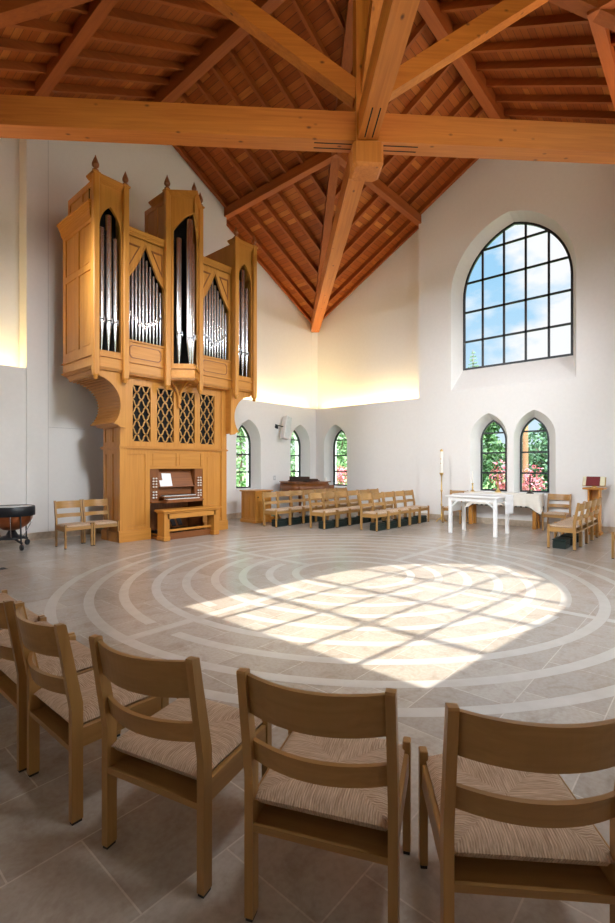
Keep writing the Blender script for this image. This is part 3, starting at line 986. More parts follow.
# central prow tower
PZ1 = 7.06
def prow_map(sg):
    a = Vector((sg*.38, 4.60)); b_ = Vector((0, 4.22)); d = (b_-a).normalized(); L = (b_-a).length
    nrm = Vector((d.y, -d.x)) if sg > 0 else Vector((-d.y, d.x))
    if nrm.y > 0: nrm = -nrm
    return (lambda u, v, w: (OX+a.x+d.x*u-nrm.x*w, a.y+d.y*u-nrm.y*w, v)), L
for sg in (-1, 1):
    mp, L = prow_map(sg)
    mb = MB()
    # jamb, half arch up to the leading edge, closed head above
    loop = [(0,3.55), (L,3.55), (L,3.63), (.10,3.63), (.10,6.40)]
    for i in range(1, 11):
        t = i/10; loop.append((.10+(L-.10)*(1-cos(t*pi/2)*1.0) if False else .10+(L-.10)*t, 6.40+.36*sin(t*pi/2)))
    loop += [(L, PZ1), (0, PZ1)]
    mb.poly([loop], mp, 0, .04)
    op(mb, 'prow_face', OAK['z'])
    mb = MB(); xx = sg*.38
    frame_panel(mb, (lambda u, v, w: (X(-.38)+w, u, v)) if sg < 0 else (lambda u, v, w: (X(.38)-w, u, v)), 4.60, 5.55, 6.05, 7.12, st=.09, nu=2, gap=.08, splits=[(6.15, 7.02)])
    mb.box(min(X(xx), X(xx-sg*.03)), max(X(xx), X(xx-sg*.03)), 4.6, 5.55, 3.55, 6.06)
    op(mb, 'prow_cheek', OAK['z'])
mb = MB(); P_OUT = [(-.38, 5.2), (-.38, 4.60), (0, 4.22), (.38, 4.60), (.38, 5.2)]
moulding(mb, P_OUT, 7.06, 7.17, .0, .06); outline_band(mb, P_OUT, 7.17, 7.20, .07); op(mb, 'prow_cornice', OAK['x'])
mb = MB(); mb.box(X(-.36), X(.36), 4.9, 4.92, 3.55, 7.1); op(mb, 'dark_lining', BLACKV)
# gothic bracket under the prow: ribs springing from a small boss
mb = MB()
for bx, by in ((-.36, 4.70), (.36, 4.70), (0, 4.30)):
    pts = []
    for i in range(15):
        a = i/14*pi/2
        k = 1-cos(a)
        pts.append((OX+bx*k, (YB-.05)+(by-(YB-.05))*k, 2.86+.46*sin(a)))
    mb.tube(pts, [.034-.008*sin(i/14*pi) for i in range(15)], 6)
mb.lathe([(.0,0), (.022,.01), (.034,.04), (.028,.07), (.018,.09), (.03,.11), (.03,.14)], (X(0), YB-.05, 2.74), 12)
op(mb, 'prow_bracket', OAK['z'])
# posts with finials and pendants
def finial_mb(x, y, z, s=1.0):
    mb = MB()
    mb.lathe([(.055*s,0), (.058*s,.015*s), (.03*s,.03*s), (.026*s,.05*s), (.05*s,.07*s), (.066*s,.10*s), (.062*s,.13*s), (.04*s,.19*s), (.016*s,.25*s), (.003*s,.29*s)], (x, y, z), 8, smooth=False)
    return mb
for u, y, zt, s in ((-TW0+.02, YT-.03, 6.86, 1.0), (-TW1-.02, YT-.03, 6.86, .9), (-.41, 4.60, 7.24, 1.0), (.41, 4.60, 7.24, 1.0), (TW1+.02, YT-.03, 6.86, .9), (TW0-.02, YT-.03, 6.86, .9)):
    mb = MB(); hw = .055
    mb.bevbox(X(u)-hw, X(u)+hw, y-hw, y+hw, 3.16, zt, .012)
    mb.box(X(u)-hw-.015, X(u)+hw+.015, y-hw-.015, y+hw+.015, zt-.06, zt-.03)
    po = op(mb, 'case_post', OAK['z'])
    wf = finial_mb(X(u), y, zt, s).build('finial', WAL['z'], po)
    mb = MB(); mb.lathe([(.012,-.10), (.035,-.085), (.045,-.06), (.04,-.03), (.06,-.02), (.06,0)], (X(u), y, 3.17), 10)
    mb.build('pendant', OAK['z'], po)
fo = op(finial_mb(X(0), 4.24, 7.19, .8), 'finial', WAL['z'])
# pipes
def pipe(u, y, foot, mouth, top, r):
    x = X(u)
    mb = MB(); mb.lathe([(r,0), (r,.02), (r,top-mouth-.01), (r*.97,top-mouth), (r*.86,top-mouth-.004), (r*.86, top-mouth-.05)], (x, y, mouth), 16)
    p = op(mb, 'organ_pipe', SILVER)
    mb = MB(); mb.lathe([(.010,0), (.014,.01), (r*.98, mouth-foot-.03), (r, mouth-foot)], (x, y, foot), 14); mb.build('pipe_foot', SILVER, p)
    mb = MB()
    mb.box(x-r*.62, x+r*.62, y-r*1.02, y-r*.6, mouth+.012, mouth+.035)
    mb.build('pipe_mouth', BLACKM, p)
    mb = MB()
    for s in (-1, 1): mb.box(x+s*r*.85-.006, x+s*r*.85+.006, y-r*1.0, y-r*.4, mouth-.03, mouth+.07)
    mb.box(x-r*.9, x+r*.9, y-r*1.15, y-r*.9, mouth-.012, mouth+.006)
    mb.build('pipe_ear', SILVER, p)
for sg in (-1, 1):
    c = sg*(TW0+TW1)/2
    for du, top, r in ((-.125, 5.93, .050), (.01, 6.20, .056), (.14, 5.80, .048)):
        pipe(c+du, YT+.085, 3.66, 4.20-.02*abs(du)*10*0, top, r)
    u0, u1 = sorted((sg*TW1, sg*.38)); u0 += .095; u1 -= .095
    n = 11
    for i in range(n):
        t = -1+2*i/(n-1)
        pipe(u0+(u1-u0)*i/(n-1), YF+.10, 3.965, 4.28+.26*abs(t)**1.0, 5.10+.70*(1-abs(t))**.95 + (.03 if i % 2 else 0), .027 if i % 2 else .029)
for u, y, top, r in ((0, 4.40, 6.68, .072), (-.165, 4.55, 6.28, .06), (.165, 4.55, 6.28, .06), (-.28, 4.70, 5.9, .045), (.28, 4.70, 5.9, .045)):
    pipe(u, y, 3.60, 4.26 if u else 4.16, top, r)
# console niche
mb = MB()
nu0, nu1 = X(CU-CW), X(CU+CW)
mb.box(nu0-.02, nu0, YB+.01, YB+.6, 0, CZ+.02); mb.box(nu1, nu1+.02, YB+.01, YB+.6, 0, CZ+.02)
mb.box(nu0-.02, nu1+.02, YB+.58, YB+.60, 0, CZ+.02); mb.box(nu0, nu1, YB+.02, YB+.6, CZ, CZ+.02)
op(mb, 'console_niche', WAL['z'])
for sg in (-1, 1):
    mb = MB(); xa, xb = sorted((X(CU+sg*CW), X(CU+sg*(CW-.21))))
    mb.box(xa, xb, YB+.012, YB+.5, .76, CZ); jam = op(mb, 'stop_jamb', WAL['z'])
    for c_ in range(2):
        for r_ in range(7):
            zz = 1.24-.058*r_ - (.05 if r_ > 3 else 0)
            mb = MB(); M = Matrix.Translation((xa+.07+.065*c_, YB+.012, zz)) @ Matrix.Rotation(radians(90), 4, 'X')
            mb.lathe([(.008,0), (.008,.03), (.017,.032), (.019,.045), (.012,.05)], (0,0,0), 8, M=M)
            mb.build('stop_knob', IVORY, jam)
            mb = MB(); 
mb = MB(); mb.box(nu0+.01, nu1-.01, YB-.06, YB+.5, .735, .765); mb.box(X(CU-.44), X(CU+.44), YB-.27, YB-.05, .735, .765); op(mb, 'key_desk', WAL['x'])
for i, (yy, zz) in enumerate(((YB-.24, .765), (YB-.10, .825))):
    mb = MB(); mb.box(X(CU-.40), X(CU+.40), yy-.01, yy+.16, zz, zz+.035)
    kb = op(mb, 'manual', WAL['x'])
    mb = MB()
    nk = 35; kw = .78/nk
    for k in range(nk):
        mb.box(X(CU-.39)+kw*k+.001, X(CU-.39)+kw*(k+1)-.001, yy-.02, yy+.13, zz+.035, zz+.05)
    mb.build('white_keys', IVORY, kb)
    mb = MB()
    for k in range(nk-1):
        if k % 7 in (0,1,3,4,5): mb.box(X(CU-.39)+kw*(k+1)-.006, X(CU-.39)+kw*(k+1)+.006, yy+.04, yy+.13, zz+.05, zz+.062)
    mb.build('black_keys', BLACKM, kb)
mb = MB()
M = Matrix.Translation((X(CU), YB+.10, 1.22)) @ Matrix.Rotation(radians(-20), 4, 'X')
mb.box(-.43, .43, -.012, .012, -.19, .22, M=M); mb.box(-.43, .43, -.06, .0, -.20, -.18, M=M)
mr = op(mb, 'music_desk', WAL['x'])
mb = MB(); mb.box(X(CU-.42), X(CU+.42), YB+.10, YB+.16, .765, 1.02); op(mb, 'fall_board', WAL['x'])
# pedalboard
mb = MB(); mb.box(nu0+.02, nu1-.02, YB-.42, YB+.5, .0, .06); mb.box(nu0+.02, nu1-.02, YB-.44, YB-.40, 0, .13); pbd = op(mb, 'pedal_board', WAL['x'])
for k in range(27):
    u = nu0+.07+(nu1-nu0-.14)*k/26
    mb = MB(); mb.box(u-.011, u+.011, YB-.38, YB+.45, .08, .105)
    if k % 7 in (1,2,4,5,6): mb.box(u-.011, u+.011, YB-.02, YB+.2, .105, .15)
    mb.build('pedal', BLACKM if k % 7 in (1,2,4,5,6) else OAK['y'], pbd)
for du in (-.16, 0, .16):
    mb = MB(); mb.bevbox(-.055, .055, -.012, .012, -.13, .13, .01, M=Matrix.Translation((X(CU+du), YB+.20, .30)) @ Matrix.Rotation(radians(-35), 4, 'X')); op(mb, 'swell_pedal', BLACKM)

# sheet music
mb = MB(); M = Matrix.Translation((-.30, YB+.075, 1.205)) @ Matrix.Rotation(radians(-20), 4, 'X') @ Matrix.Rotation(radians(2), 4, 'Y')
mb.box(-.11, .11, -.004, .0, -.165, .145, M=M)
sh = mb.build('sheet_music', PAPER); tag(sh, 'open white sheet music leaning on the organ music desk', 'sheet music')
mb = MB(); M = Matrix.Translation((-.42, YB+.042, 1.13)) @ Matrix.Rotation(radians(-20), 4, 'X')
mb.box(-.07, .06, -.004, .0, -.085, .07, M=M)
sh = mb.build('hymn_card', PAPER); tag(sh, 'small white card standing left of the sheet music on the organ', 'card')

# bench
bn = empty('organ_bench', (-.085, 4.40, 0)); tag(bn, 'golden oak organ bench in front of the keyboards', 'bench')
bx0, bx1, by0, by1 = -.775, .605, 4.25, 4.56
mb = MB(); mb.bevbox(bx0-.03, bx1+.03, by0-.02, by1+.02, .575, .62, .012); mb.bevbox(bx0, bx1, by0, by1, .545, .577, .01); wpart(mb, 'seat', OAK['x'], bn)
for xa in (bx0+.02, bx1-.14):
    mb = MB(); mb.box(xa, xa+.12, by0+.03, by1-.03, .06, .55); mb.bevbox(xa-.015, xa+.135, by0+.015, by1-.015, 0, .09, .01); wpart(mb, 'leg', OAK['z'], bn)
mb = MB(); mb.box(bx0+.1, bx1-.1, by0+.03, by0+.055, .44, .55); mb.box(bx0+.1, bx1-.1, by1-.055, by1-.03, .44, .55); wpart(mb, 'apron', OAK['x'], bn)
mb = MB(); mb.box(bx0+.1, bx1-.1, 4.38, 4.44, .17, .21); wpart(mb, 'stretcher', OAK['x'], bn)

# ------------------------------------------------------------------ timpani
tp = empty('timpani', (-3.0, 5.70, 0)); tag(tp, 'copper kettle drum with black rim and castors at the left edge', 'drum')
R0 = .37
mb = MB(); mb.lathe([(R0-.035,.60), (R0-.05,.52), (R0-.12,.42), (.14,.35), (.04,.33)], n=36); spart(mb, 'bowl', COPPER, tp)
mb = MB(); mb.lathe([(R0-.03,.595), (R0,.60), (R0,.755), (R0-.012,.77), (R0-.03,.77), (R0-.03,.595)], n=40); spart(mb, 'hoop', BLACKM, tp)
mb = MB(); mb.lathe([(.001,.758), (R0-.032,.760), (R0-.032,.752)], n=40); spart(mb, 'head', DRUMHEAD, tp)
for k in range(6):
    a = radians(60*k+10); mb = MB()
    mb.tube([((R0-.01)*cos(a),(R0-.01)*sin(a),.60), ((R0-.03)*cos(a),(R0-.03)*sin(a),.45), (.2*cos(a),.2*sin(a),.2)], .007, 6); spart(mb, 'tension_rod', SILVER, tp)
mb = MB(); mb.lathe([(.10,.16), (.22,.18), (.22,.21), (.10,.24), (.05,.34)], n=20); spart(mb, 'base', BLACKM, tp)
for k in range(3):
    a = radians(-85+120*k); L = .40; mb = MB()
    mb.tube([(.12*cos(a),.12*sin(a),.18), (L*cos(a),L*sin(a),.13)], .02, 8); mb.tube([((L-.02)*cos(a),(L-.02)*sin(a),.14), ((R0-.02)*cos(a),(R0-.02)*sin(a),.62)], .014, 8)
    lg = spart(mb, 'leg', BLACKM, tp)
    mb = MB(); M = Matrix.Translation((L*cos(a), L*sin(a), .055)) @ Matrix.Rotation(a, 4, 'Z') @ Matrix.Rotation(radians(90), 4, 'X')
    mb.lathe([(.02,-.02), (.05,-.02), (.055,-.012), (.055,.012), (.05,.02), (.02,.02)], n=18, M=M); mb.tube([(L*cos(a),L*sin(a),.055),(L*cos(a),L*sin(a),.13)], .012, 6)
    spart(mb, 'castor', BLACKM, lg)

# floor vent
vt = empty('floor_vent', (-3.74, 3.88, 0)); tag(vt, 'small dark metal vent set in the floor at the left edge', 'vent')
mb = MB(); mb.box(-.13,.13,-.07,.07,0,.004); spart(mb, 'vent_frame', BRONZE, vt)
for k in range(6):
    mb = MB(); mb.box(-.115,.115,-.055+.02*k,-.047+.02*k,.004,.007); spart(mb, 'slat', BLACKM, vt)

# ------------------------------------------------------------------ white altar table
at = empty('altar_table', (4.53, .06, 0)); tag(at, 'white painted wooden altar table standing on the floor at right', 'table')
TX0, TX1, TY0, TY1, TZH = 4.10, 4.95, -.50, .60, .85
mb = MB(); mb.bevbox(TX0-.03, TX1+.03, TY0-.03, TY1+.03, TZH-.035, TZH, .008); wpart(mb, 'tabletop', WHITEL, at)
for xa in (TX0+.02, TX1-.09):
    for ya in (TY0+.02, TY1-.09):
        mb = MB(); mb.bevbox(xa, xa+.07, ya, ya+.07, 0, TZH-.035, .006); wpart(mb, 'leg', WHITEL, at)
mb = MB()
mb.box(TX0+.03, TX0+.05, TY0+.05, TY1-.05, TZH-.12, TZH-.03); mb.box(TX1-.05, TX1-.03, TY0+.05, TY1-.05, TZH-.12, TZH-.03)
mb.box(TX0+.05, TX1-.05, TY0+.03, TY0+.05, TZH-.12, TZH-.03); mb.box(TX0+.05, TX1-.05, TY1-.05, TY1-.03, TZH-.12, TZH-.03)
wpart(mb, 'apron', WHITEL, at)
for ya, d in ((TY0+.09, 1), (TY1-.09, -1)):
    for xa in (TX0+.055, TX1-.055):
        mb = MB(); mb.beam((xa, ya-.01*d, TZH-.25), (xa, ya+.17*d, TZH-.09), .025, .03); wpart(mb, 'brace', WHITEL, at)
# cloth runner hanging over both ends
def runner(name, x0, x1, ya, yb, z, d0, d1, mat, fold=.012, n=40, m=14):
    mb = MB(); vs = []
    path = []
    t = .008
    for i in range(m+1): path.append((ya-t, z-d0+d0*i/m))
    path.append((ya, z+t))
    for i in range(1, 6): path.append((ya+(yb-ya)*i/5, z+t))
    for i in range(m+1): path.append((yb+t, z-d1*i/m))
    L = len(path)
    for k, (y, zz) in enumerate(path):
        hang = max(0, z-zz)
        for i in range(n+1):
            u = i/n
            w = fold*sin(u*pi*7+k*.0)*min(1, hang/.15)
            sg = -1 if y < (ya+yb)/2 else 1
            vs.append((x0+(x1-x0)*u, y+sg*(abs(w)+.004*(hang > 0)), zz))
    vs2 = [(x, y, zz+.002) for x, y, zz in vs]
    fs = [(a*(n+1)+i, a*(n+1)+i+1, (a+1)*(n+1)+i+1, (a+1)*(n+1)+i) for a in range(L-1) for i in range(n)]
    mb.add(vs, fs, True)
    return mb.build(name, mat)
rn = runner('altar_runner', TX0+.36, TX1+.02, TY0-.035, TY1+.035, TZH+.001, .40, .40, WCLOTH)
tag(rn, 'white linen runner draped over both ends of the white altar table', 'cloth')
sol = rn.modifiers.new('thick', 'SOLIDIFY'); sol.thickness = .003; sol.offset = 1

# back altar with a linen cloth
BX0, BX1, BY0, BY1, BZ = 5.98, 6.38, -.80, .97, .83
ba = empty('side_table', (6.18, .08, 0)); tag(ba, 'long wooden table against the right wall under a cream cloth', 'table')
mb = MB(); mb.box(BX0, BX1, BY0, BY1, BZ-.04, BZ); wpart(mb, 'tabletop', CH['y'], ba)
for ya in (BY0+.06, BY1-.16):
    for xa in (BX0+.04, BX1-.12):
        mb = MB(); mb.bevbox(xa, xa+.08, ya, ya+.09, 0, BZ-.04, .006); wpart(mb, 'leg', OAK['z'], ba)
mb = MB(); mb.box(BX0+.06, BX0+.08, BY0+.1, BY1-.1, BZ-.14, BZ-.04); mb.box(BX1-.08, BX1-.06, BY0+.1, BY1-.1, BZ-.14, BZ-.04); wpart(mb, 'apron', CH['y'], ba)
# cloth: top, front drop with dark edging, end drops falling in a point
def altar_cloth():
    mb = MB(); n = 60; m = 12
    z = BZ+.004
    def drop(s):  # s along the rim path from back-left corner round the front
        return .34
    # rim path: left end (back to front), front, right end (front to back)
    rim = []
    for i in range(11): rim.append((BX1-.01-(BX1-BX0)*i/10, BY1+.01, 0, 1))
    for i in range(1, 61): rim.append((BX0-.01, BY1-(BY1-BY0)*i/60, -1, 0))
    for i in range(1, 11): rim.append((BX0+(BX1-BX0-.01)*i/10, BY0-.01, 0, -1))
    vs = []
    R = len(rim)
    for k in range(m+1):
        for i, (x, y, nx, ny) in enumerate(rim):
            t = k/m
            e = min(abs(i-10), abs(i-70))
            extra = .17*max(0, 1-e/7)      # corners hang lower
            out = .006 + .02*t*sin(i*.62)**2 + (.05*t*max(0, 1-e/7))
            cx = nx if nx else (-1 if e < 7 else 0)*max(0, 1-e/7)
            cy = ny if ny else ((1 if i < 40 else -1) if e < 7 else 0)*max(0, 1-e/7)
            vs.append((x+cx*out, y+cy*out, z-(.30+extra)*t))
    fs = [(k*R+i, k*R+i+1, (k+1)*R+i+1, (k+1)*R+i) for k in range(m) for i in range(R-1)]
    mb.add(vs, fs, True)
    mb.add([(BX0-.016, BY0-.016, z), (BX1, BY0-.016, z), (BX1, BY1+.016, z), (BX0-.016, BY1+.016, z)], [(0,1,2,3)])
    o = mb.build('altar_cloth', CLOTH)
    mb = MB()
    last = [vs[m*R+i] for i in range(R)]
    for i in range(R-1):
        a = last[i]; b_ = last[i+1]
        if (i//2) % 2 == 0: mb.add([(a[0]-.003,a[1],a[2]+.002), (b_[0]-.003,b_[1],b_[2]+.002), (b_[0]-.003,b_[1],b_[2]-.028), (a[0]-.003,a[1],a[2]-.028)], [(0,1,2,3)])
    mb.build('dark_fringe', BLACKM, o)
    return o
tag(altar_cloth(), 'cream linen cloth with dark tasselled edge over the long table', 'tablecloth')

# things on the back altar
def candle_on_stick():
    r = empty('candlestick', (6.2, .86, BZ+.004))
    mb = MB(); mb.lathe([(.055,0), (.055,.012), (.035,.03), (.018,.05), (.016,.09), (.026,.10), (.016,.12), (.016,.19), (.03,.20), (.032,.215), (.0165,.22)], n=14); spart(mb, 'stem', BRASS, r)
    mb = MB(); mb.lathe([(.017,.215), (.017,.52), (.006,.53)], n=10); spart(mb, 'candle', WAX, r)
    return r
cs = candle_on_stick(); tag(cs, 'slim brass candlestick with a white candle, left on the long table', 'candlestick')
cs2 = copy_tree(cs)
for c in kids(cs2): pass
cr = empty('altar_cross', (6.2, .41-.2, BZ+.004)); tag(cr, 'brass standing cross in the middle of the long table', 'cross')
mb = MB(); mb.lathe([(.085,0), (.085,.012), (.06,.04), (.035,.07), (.016,.09), (.016,.11)], n=4, smooth=False); spart(mb, 'base', BRASS, cr)
mb = MB(); mb.box(-.011,.011,-.016,.016,.10,.46); mb.box(-.011,.011,-.115,.115,.285,.315); spart(mb, 'crucifix', BRASS, cr)
COL.objects.unlink(cs2)
for c in list(kids(cs2)): bpy.data.objects.remove(c)
bpy.data.objects.remove(cs2)
db = empty('candelabrum', (6.2, -.55+.0, BZ+.004)); tag(db, 'dark bronze branched altar ornament silhouetted in the right small window', 'candelabrum')
mb = MB(); mb.lathe([(.085,0), (.085,.012), (.05,.035), (.016,.06), (.016,.15), (.035,.17), (.016,.19), (.016,.44), (.004,.47)], n=12); spart(mb, 'stem', BRONZE, db)
for s in (-1, 1):
    for zz, rr in ((.27, .10), (.34, .06)):
        mb = MB(); mb.tube([(0,0,zz-.08), (0,s*rr*.6,zz-.06), (0,s*rr,zz-.02), (0,s*rr,zz+.03)], .010, 6); spart(mb, 'branch', BRONZE, db)

# paschal candle
pc = empty('candle_stand', (6.06, 1.66, 0)); tag(pc, 'tall brass floor candle stand beside the chair by the right wall', 'candle stand')
mb = MB(); mb.lathe([(.02,.05), (.022,.10), (.035,.12), (.017,.15), (.015,.42), (.03,.45), (.015,.48), (.015,.80), (.034,.83), (.016,.86), (.014,1.22), (.03,1.26), (.06,1.30), (.062,1.315), (.03,1.32)], n=14); spart(mb, 'stem', BRASS, pc)
for k in range(3):
    a = radians(120*k+20); mb = MB(); mb.tube([(0,0,.09), (.06*cos(a),.06*sin(a),.08), (.14*cos(a),.14*sin(a),.018)], [.018,.016,.014], 8); mb.lathe([(.022,0),(.022,.012),(.01,.03)], (.14*cos(a),.14*sin(a),0), 8); spart(mb, 'foot', BRASS, pc)
pw = empty('paschal_candle', (6.06, 1.66, 1.32)); tag(pw, 'thick white candle with brass pins on the floor stand', 'candle')
mb = MB(); mb.lathe([(.042,0), (.042,.58), (.036,.60), (.012,.602)], n=18); spart(mb, 'wax', WAX, pw)
mb = MB(); mb.lathe([(.044,.575), (.044,.60), (.02,.63), (.006,.64)], n=12); spart(mb, 'follower', BRASS, pw)
for zz in (.24, .36): 
    mb = MB(); mb.box(-.047,-.038,-.012,.012,zz,zz+.024); spart(mb, 'pin', BRASS, pw)

# lectern
lc = empty('lectern', (6.02, -1.93, 0)); tag(lc, 'wooden lectern in the right corner behind the row of chairs', 'lectern')
mb = MB(); mb.bevbox(-.16,.16,-.14,.14,0,.06,.01); spart(mb, 'base', OAK['x'], lc)
mb = MB(); mb.box(-.13,.13,-.11,-.08,.06,1.0); mb.box(-.13,.13,.08,.11,.06,1.0); mb.box(.08,.11,-.1,.1,.06,1.0); spart(mb, 'column', OAK['z'], lc)
mb = MB(); mb.bevbox(-.20,.20,-.20,.20,.99,1.03,.008); spart(mb, 'shelf', OAK['y'], lc)
bs = empty('book_stand', (5.98, -1.93, 1.03)); tag(bs, 'brass reading stand on top of the wooden lectern', 'book stand')
mb = MB(); mb.lathe([(.06,0),(.06,.01),(.015,.03),(.012,.08)], n=12); spart(mb, 'stem', BRASS, bs)
Mt = Matrix.Translation((0,0,.13)) @ Matrix.Rotation(radians(-62), 4, 'Y')
mb = MB(); mb.box(-.11,.11,-.22,.22,-.012,0, M=Mt); spart(mb, 'plate', BRASS, bs)
bk = empty('missal', (5.98, -1.93, 1.03)); tag(bk, 'dark red leather book standing on the brass reading stand', 'book')
mb = MB(); mb.bevbox(-.11,.11,-.11,.15,.001,.03,.004, M=Mt); spart(mb, 'cover', RED, bk)
mb = MB(); mb.box(-.104,.112,-.20,-.115,.002,.02, M=Mt); mb.box(-.104,.112,.152,.21,.002,.02, M=Mt); spart(mb, 'pages', plain('old_pages', (.78,.74,.52), .8), bk)

# ------------------------------------------------------------------ cabinet, piano, wall things
cb = empty('cabinet', (2.72, 5.40, 0)); tag(cb, 'waist-high panelled oak cabinet on the floor right of the organ', 'cabinet')
cx0, cx1, cy0, cy1, chh = 2.44, 3.02, 5.12, 5.68, .82
mb = MB(); mb.box(cx0+.047, cx1-.02, cy0+.047, cy1-.02, .02, chh-.003); wpart(mb, 'body', OAK['z'], cb)
mb = MB(); frame_panel(mb, lambda u, v, w: (cx0+w, u, v), cy0+.003, cy1-.003, .06, chh-.001, st=.06, nu=2, gap=.05); wpart(mb, 'side_panel', OAK['z'], cb)
mb = MB(); frame_panel(mb, lambda u, v, w: (u, cy0+w, v), cx0+.003, cx1-.003, .062, chh-.002, st=.06); dr = wpart(mb, 'door', OAK['z'], cb)
mb = MB(); mb.lathe([(.012,0),(.012,.02),(.02,.03),(.012,.04)], M=Matrix.Translation((cx0+.08, cy0, .68)) @ Matrix.Rotation(radians(90), 4, 'X'), n=10); mb.build('knob', BRONZE, dr)
mb = MB(); mb.bevbox(cx0-.04, cx1+.04, cy0-.04, cy1+.04, chh, chh+.035, .008); wpart(mb, 'top', OAK['y'], cb)
mb = MB(); mb.bevbox(cx0-.025, cx1+.025, cy0-.025, cy1+.025, 0, .08, .008); wpart(mb, 'plinth', OAK['y'], cb)

pt = empty('plant_box', (2.98, 4.93, 0)); tag(pt, 'small wooden box of greenery on the floor between cabinet and back choir row', 'planter')
mb = MB(); mb.bevbox(-.13,.13,-.09,.09,0,.16,.006); spart(mb, 'box', OAK['x'], pt)
mb = MB()
for k in range(60):
    a, r_, zz = random.uniform(0,6.28), random.uniform(0,.12), random.uniform(.16,.25)
    c = Vector((r_*cos(a), r_*.7*sin(a), zz)); u = Vector((random.uniform(-1,1),random.uniform(-1,1),random.uniform(-.3,1))).normalized()*.04
    w = u.cross(Vector((random.random(),random.random(),.3))).normalized()*.015
    mb.add([c-u*.3, c+w, c+u, c-w], [(0,1,2,3)])
spart(mb, 'leaves', LEAFP, pt)

pn = empty('grand_piano', (4.65, 5.45, 0)); tag(pn, 'brown grand piano in the far corner behind the choir chairs', 'piano')
def piano_outline(k=0.0):
    # keyboard end at +x, tail at -x, straight (bass) side at +y
    p = [(5.28+k, 6.18+k), (5.28+k, 4.92-k)]
    for i in range(13):
        t = i/12
        p.append((5.05-.62*t-(k if t > .8 else 0), 4.92-k+.48*(t*t*(3-2*t))))
    for i in range(1, 9):
        a = radians(-90-90*i/8*1.0)
        p.append((4.50-k*2+.20*cos(a), 5.66+.26*sin(a)))
    p += [(4.32-k*2, 6.0), (4.42, 6.18+k)]
    return p
ob = [(x, y) for x, y in piano_outline()]
mb = MB(); mb.poly([ob], lambda u, v, w: (u, v, w), .68, .97, True); wpart(mb, 'case', WAL['x'], pn)
mb = MB(); mb.poly([piano_outline(.035)], lambda u, v, w: (u, v, w), 1.005, 1.035); mb.poly([piano_outline(-.02)], lambda u, v, w: (u, v, w), .965, 1.006); wpart(mb, 'lid', WAL['x'], pn)
mb = MB(); mb.box(5.28, 5.52, 4.92, 6.18, .66, .72); mb.box(5.28, 5.52, 4.92, 4.98, .72, .92); mb.box(5.28, 5.52, 6.12, 6.18, .72, .92); kb = wpart(mb, 'key_bed', WAL['y'], pn)
mb = MB(); mb.box(5.32, 5.50, 4.99, 6.11, .72, .745); mb.build('keys', IVORY, kb)
for x, y in ((5.2, 5.05), (5.2, 6.05), (4.55, 5.85)):
    mb = MB(); mb.lathe([(.045,.0),(.05,.05),(.04,.1),(.06,.6),(.07,.68)], (x, y, 0), 12); wpart(mb, 'leg', WAL['z'], pn)
mb = MB(); mb.box(4.55, 5.10, 5.15, 5.95, 1.035, 1.07); mb.beam((4.62, 5.15, 1.12), (4.62, 5.95, 1.12), .03, .13); mb.box(4.7, 5.08, 5.2, 5.6, 1.07, 1.11); wpart(mb, 'music_desk', plain('dark_walnut', (.05,.016,.008), .5), pn)
pcn = empty('pillar_candle', (5.38, 5.02, .92)); tag(pcn, 'small cream candle on the right end of the piano', 'candle')
pcn.location = (5.2, 5.0, 1.035)
mb = MB(); mb.lathe([(.035,0),(.035,.11),(.03,.12),(.006,.122)], n=14); spart(mb, 'wax', WAX, pcn)
mb = MB(); mb.lathe([(.003,.12),(.003,.135)], n=6); spart(mb, 'wick', BLACKM, pcn)

sp = empty('wall_speaker', (4.74, 6.22, 2.70)); tag(sp, 'white loudspeaker tilted on a bracket between the two left wall windows', 'speaker')
sp.rotation_euler = (radians(-6), radians(15), radians(-8))
mb = MB(); mb.bevbox(-.12,.12,-.11,.11,-.37,.37,.02); spart(mb, 'cabinet', WHITEL, sp)
mb = MB(); mb.bevbox(-.095,.095,-.118,-.10,-.34,.34,.006); spart(mb, 'grille', plain('speaker_grille', (.62,.66,.64), .8), sp)
mb = MB(); mb.tube([(-.12,.0,.0),(-.24,.06,.0),(-.24,.20,.0)], .016, 8); mb.box(-.30,-.18,.18,.21,-.06,.06); spart(mb, 'bracket', BLACKM, sp)

sw = empty('switch_plate', (4.45, A+.03, 1.13)); tag(sw, 'grey switch plate on the left wall above the choir chairs', 'switch')
mb = MB(); mb.bevbox(-.05,.05,-.008,0,-.07,.07,.003); spart(mb, 'plate', GREYP, sw)
mb = MB(); mb.box(-.012,.012,-.016,-.006,-.025,.025); spart(mb, 'toggle', WHITEL, sw)

# fill spotlights added on the ties, out of view, to brighten the hall
def lamp(x, y, z, power, col=(.92,.96,1.0), lab=''):
    r = empty('beam_lamp', (x, y, z)); tag(r, lab, 'lamp', 'added lamps under the timber ties')
    mb = MB(); mb.lathe([(.03,.0),(.03,.14)], n=10); spart(mb, 'stem', BLACKM, r)
    mb = MB(); mb.lathe([(.15,-.03),(.16,.0),(.10,.05),(.03,.07)], n=20); spart(mb, 'shade', WHITEL, r)
    mb = MB(); mb.lathe([(.001,-.035),(.14,-.034),(.14,-.028)], n=20); spart(mb, 'lens', BULB, r)
    for tgt, pw, ang in power:
        ld = bpy.data.lights.new('lamp_light', 'SPOT'); ld.energy = pw*LAMP_K; ld.color = col; ld.shadow_soft_size = .45
        ld.spot_size = radians(ang); ld.spot_blend = 1.0
        lo = bpy.data.objects.new('lamp_light', ld); COL.objects.link(lo); lo.location = (x, y, z-.36)
        d = Vector(tgt)-Vector((x, y, z-.36)); lo.rotation_euler = d.to_track_quat('-Z', 'Y').to_euler()
LAMP_K = 1.0
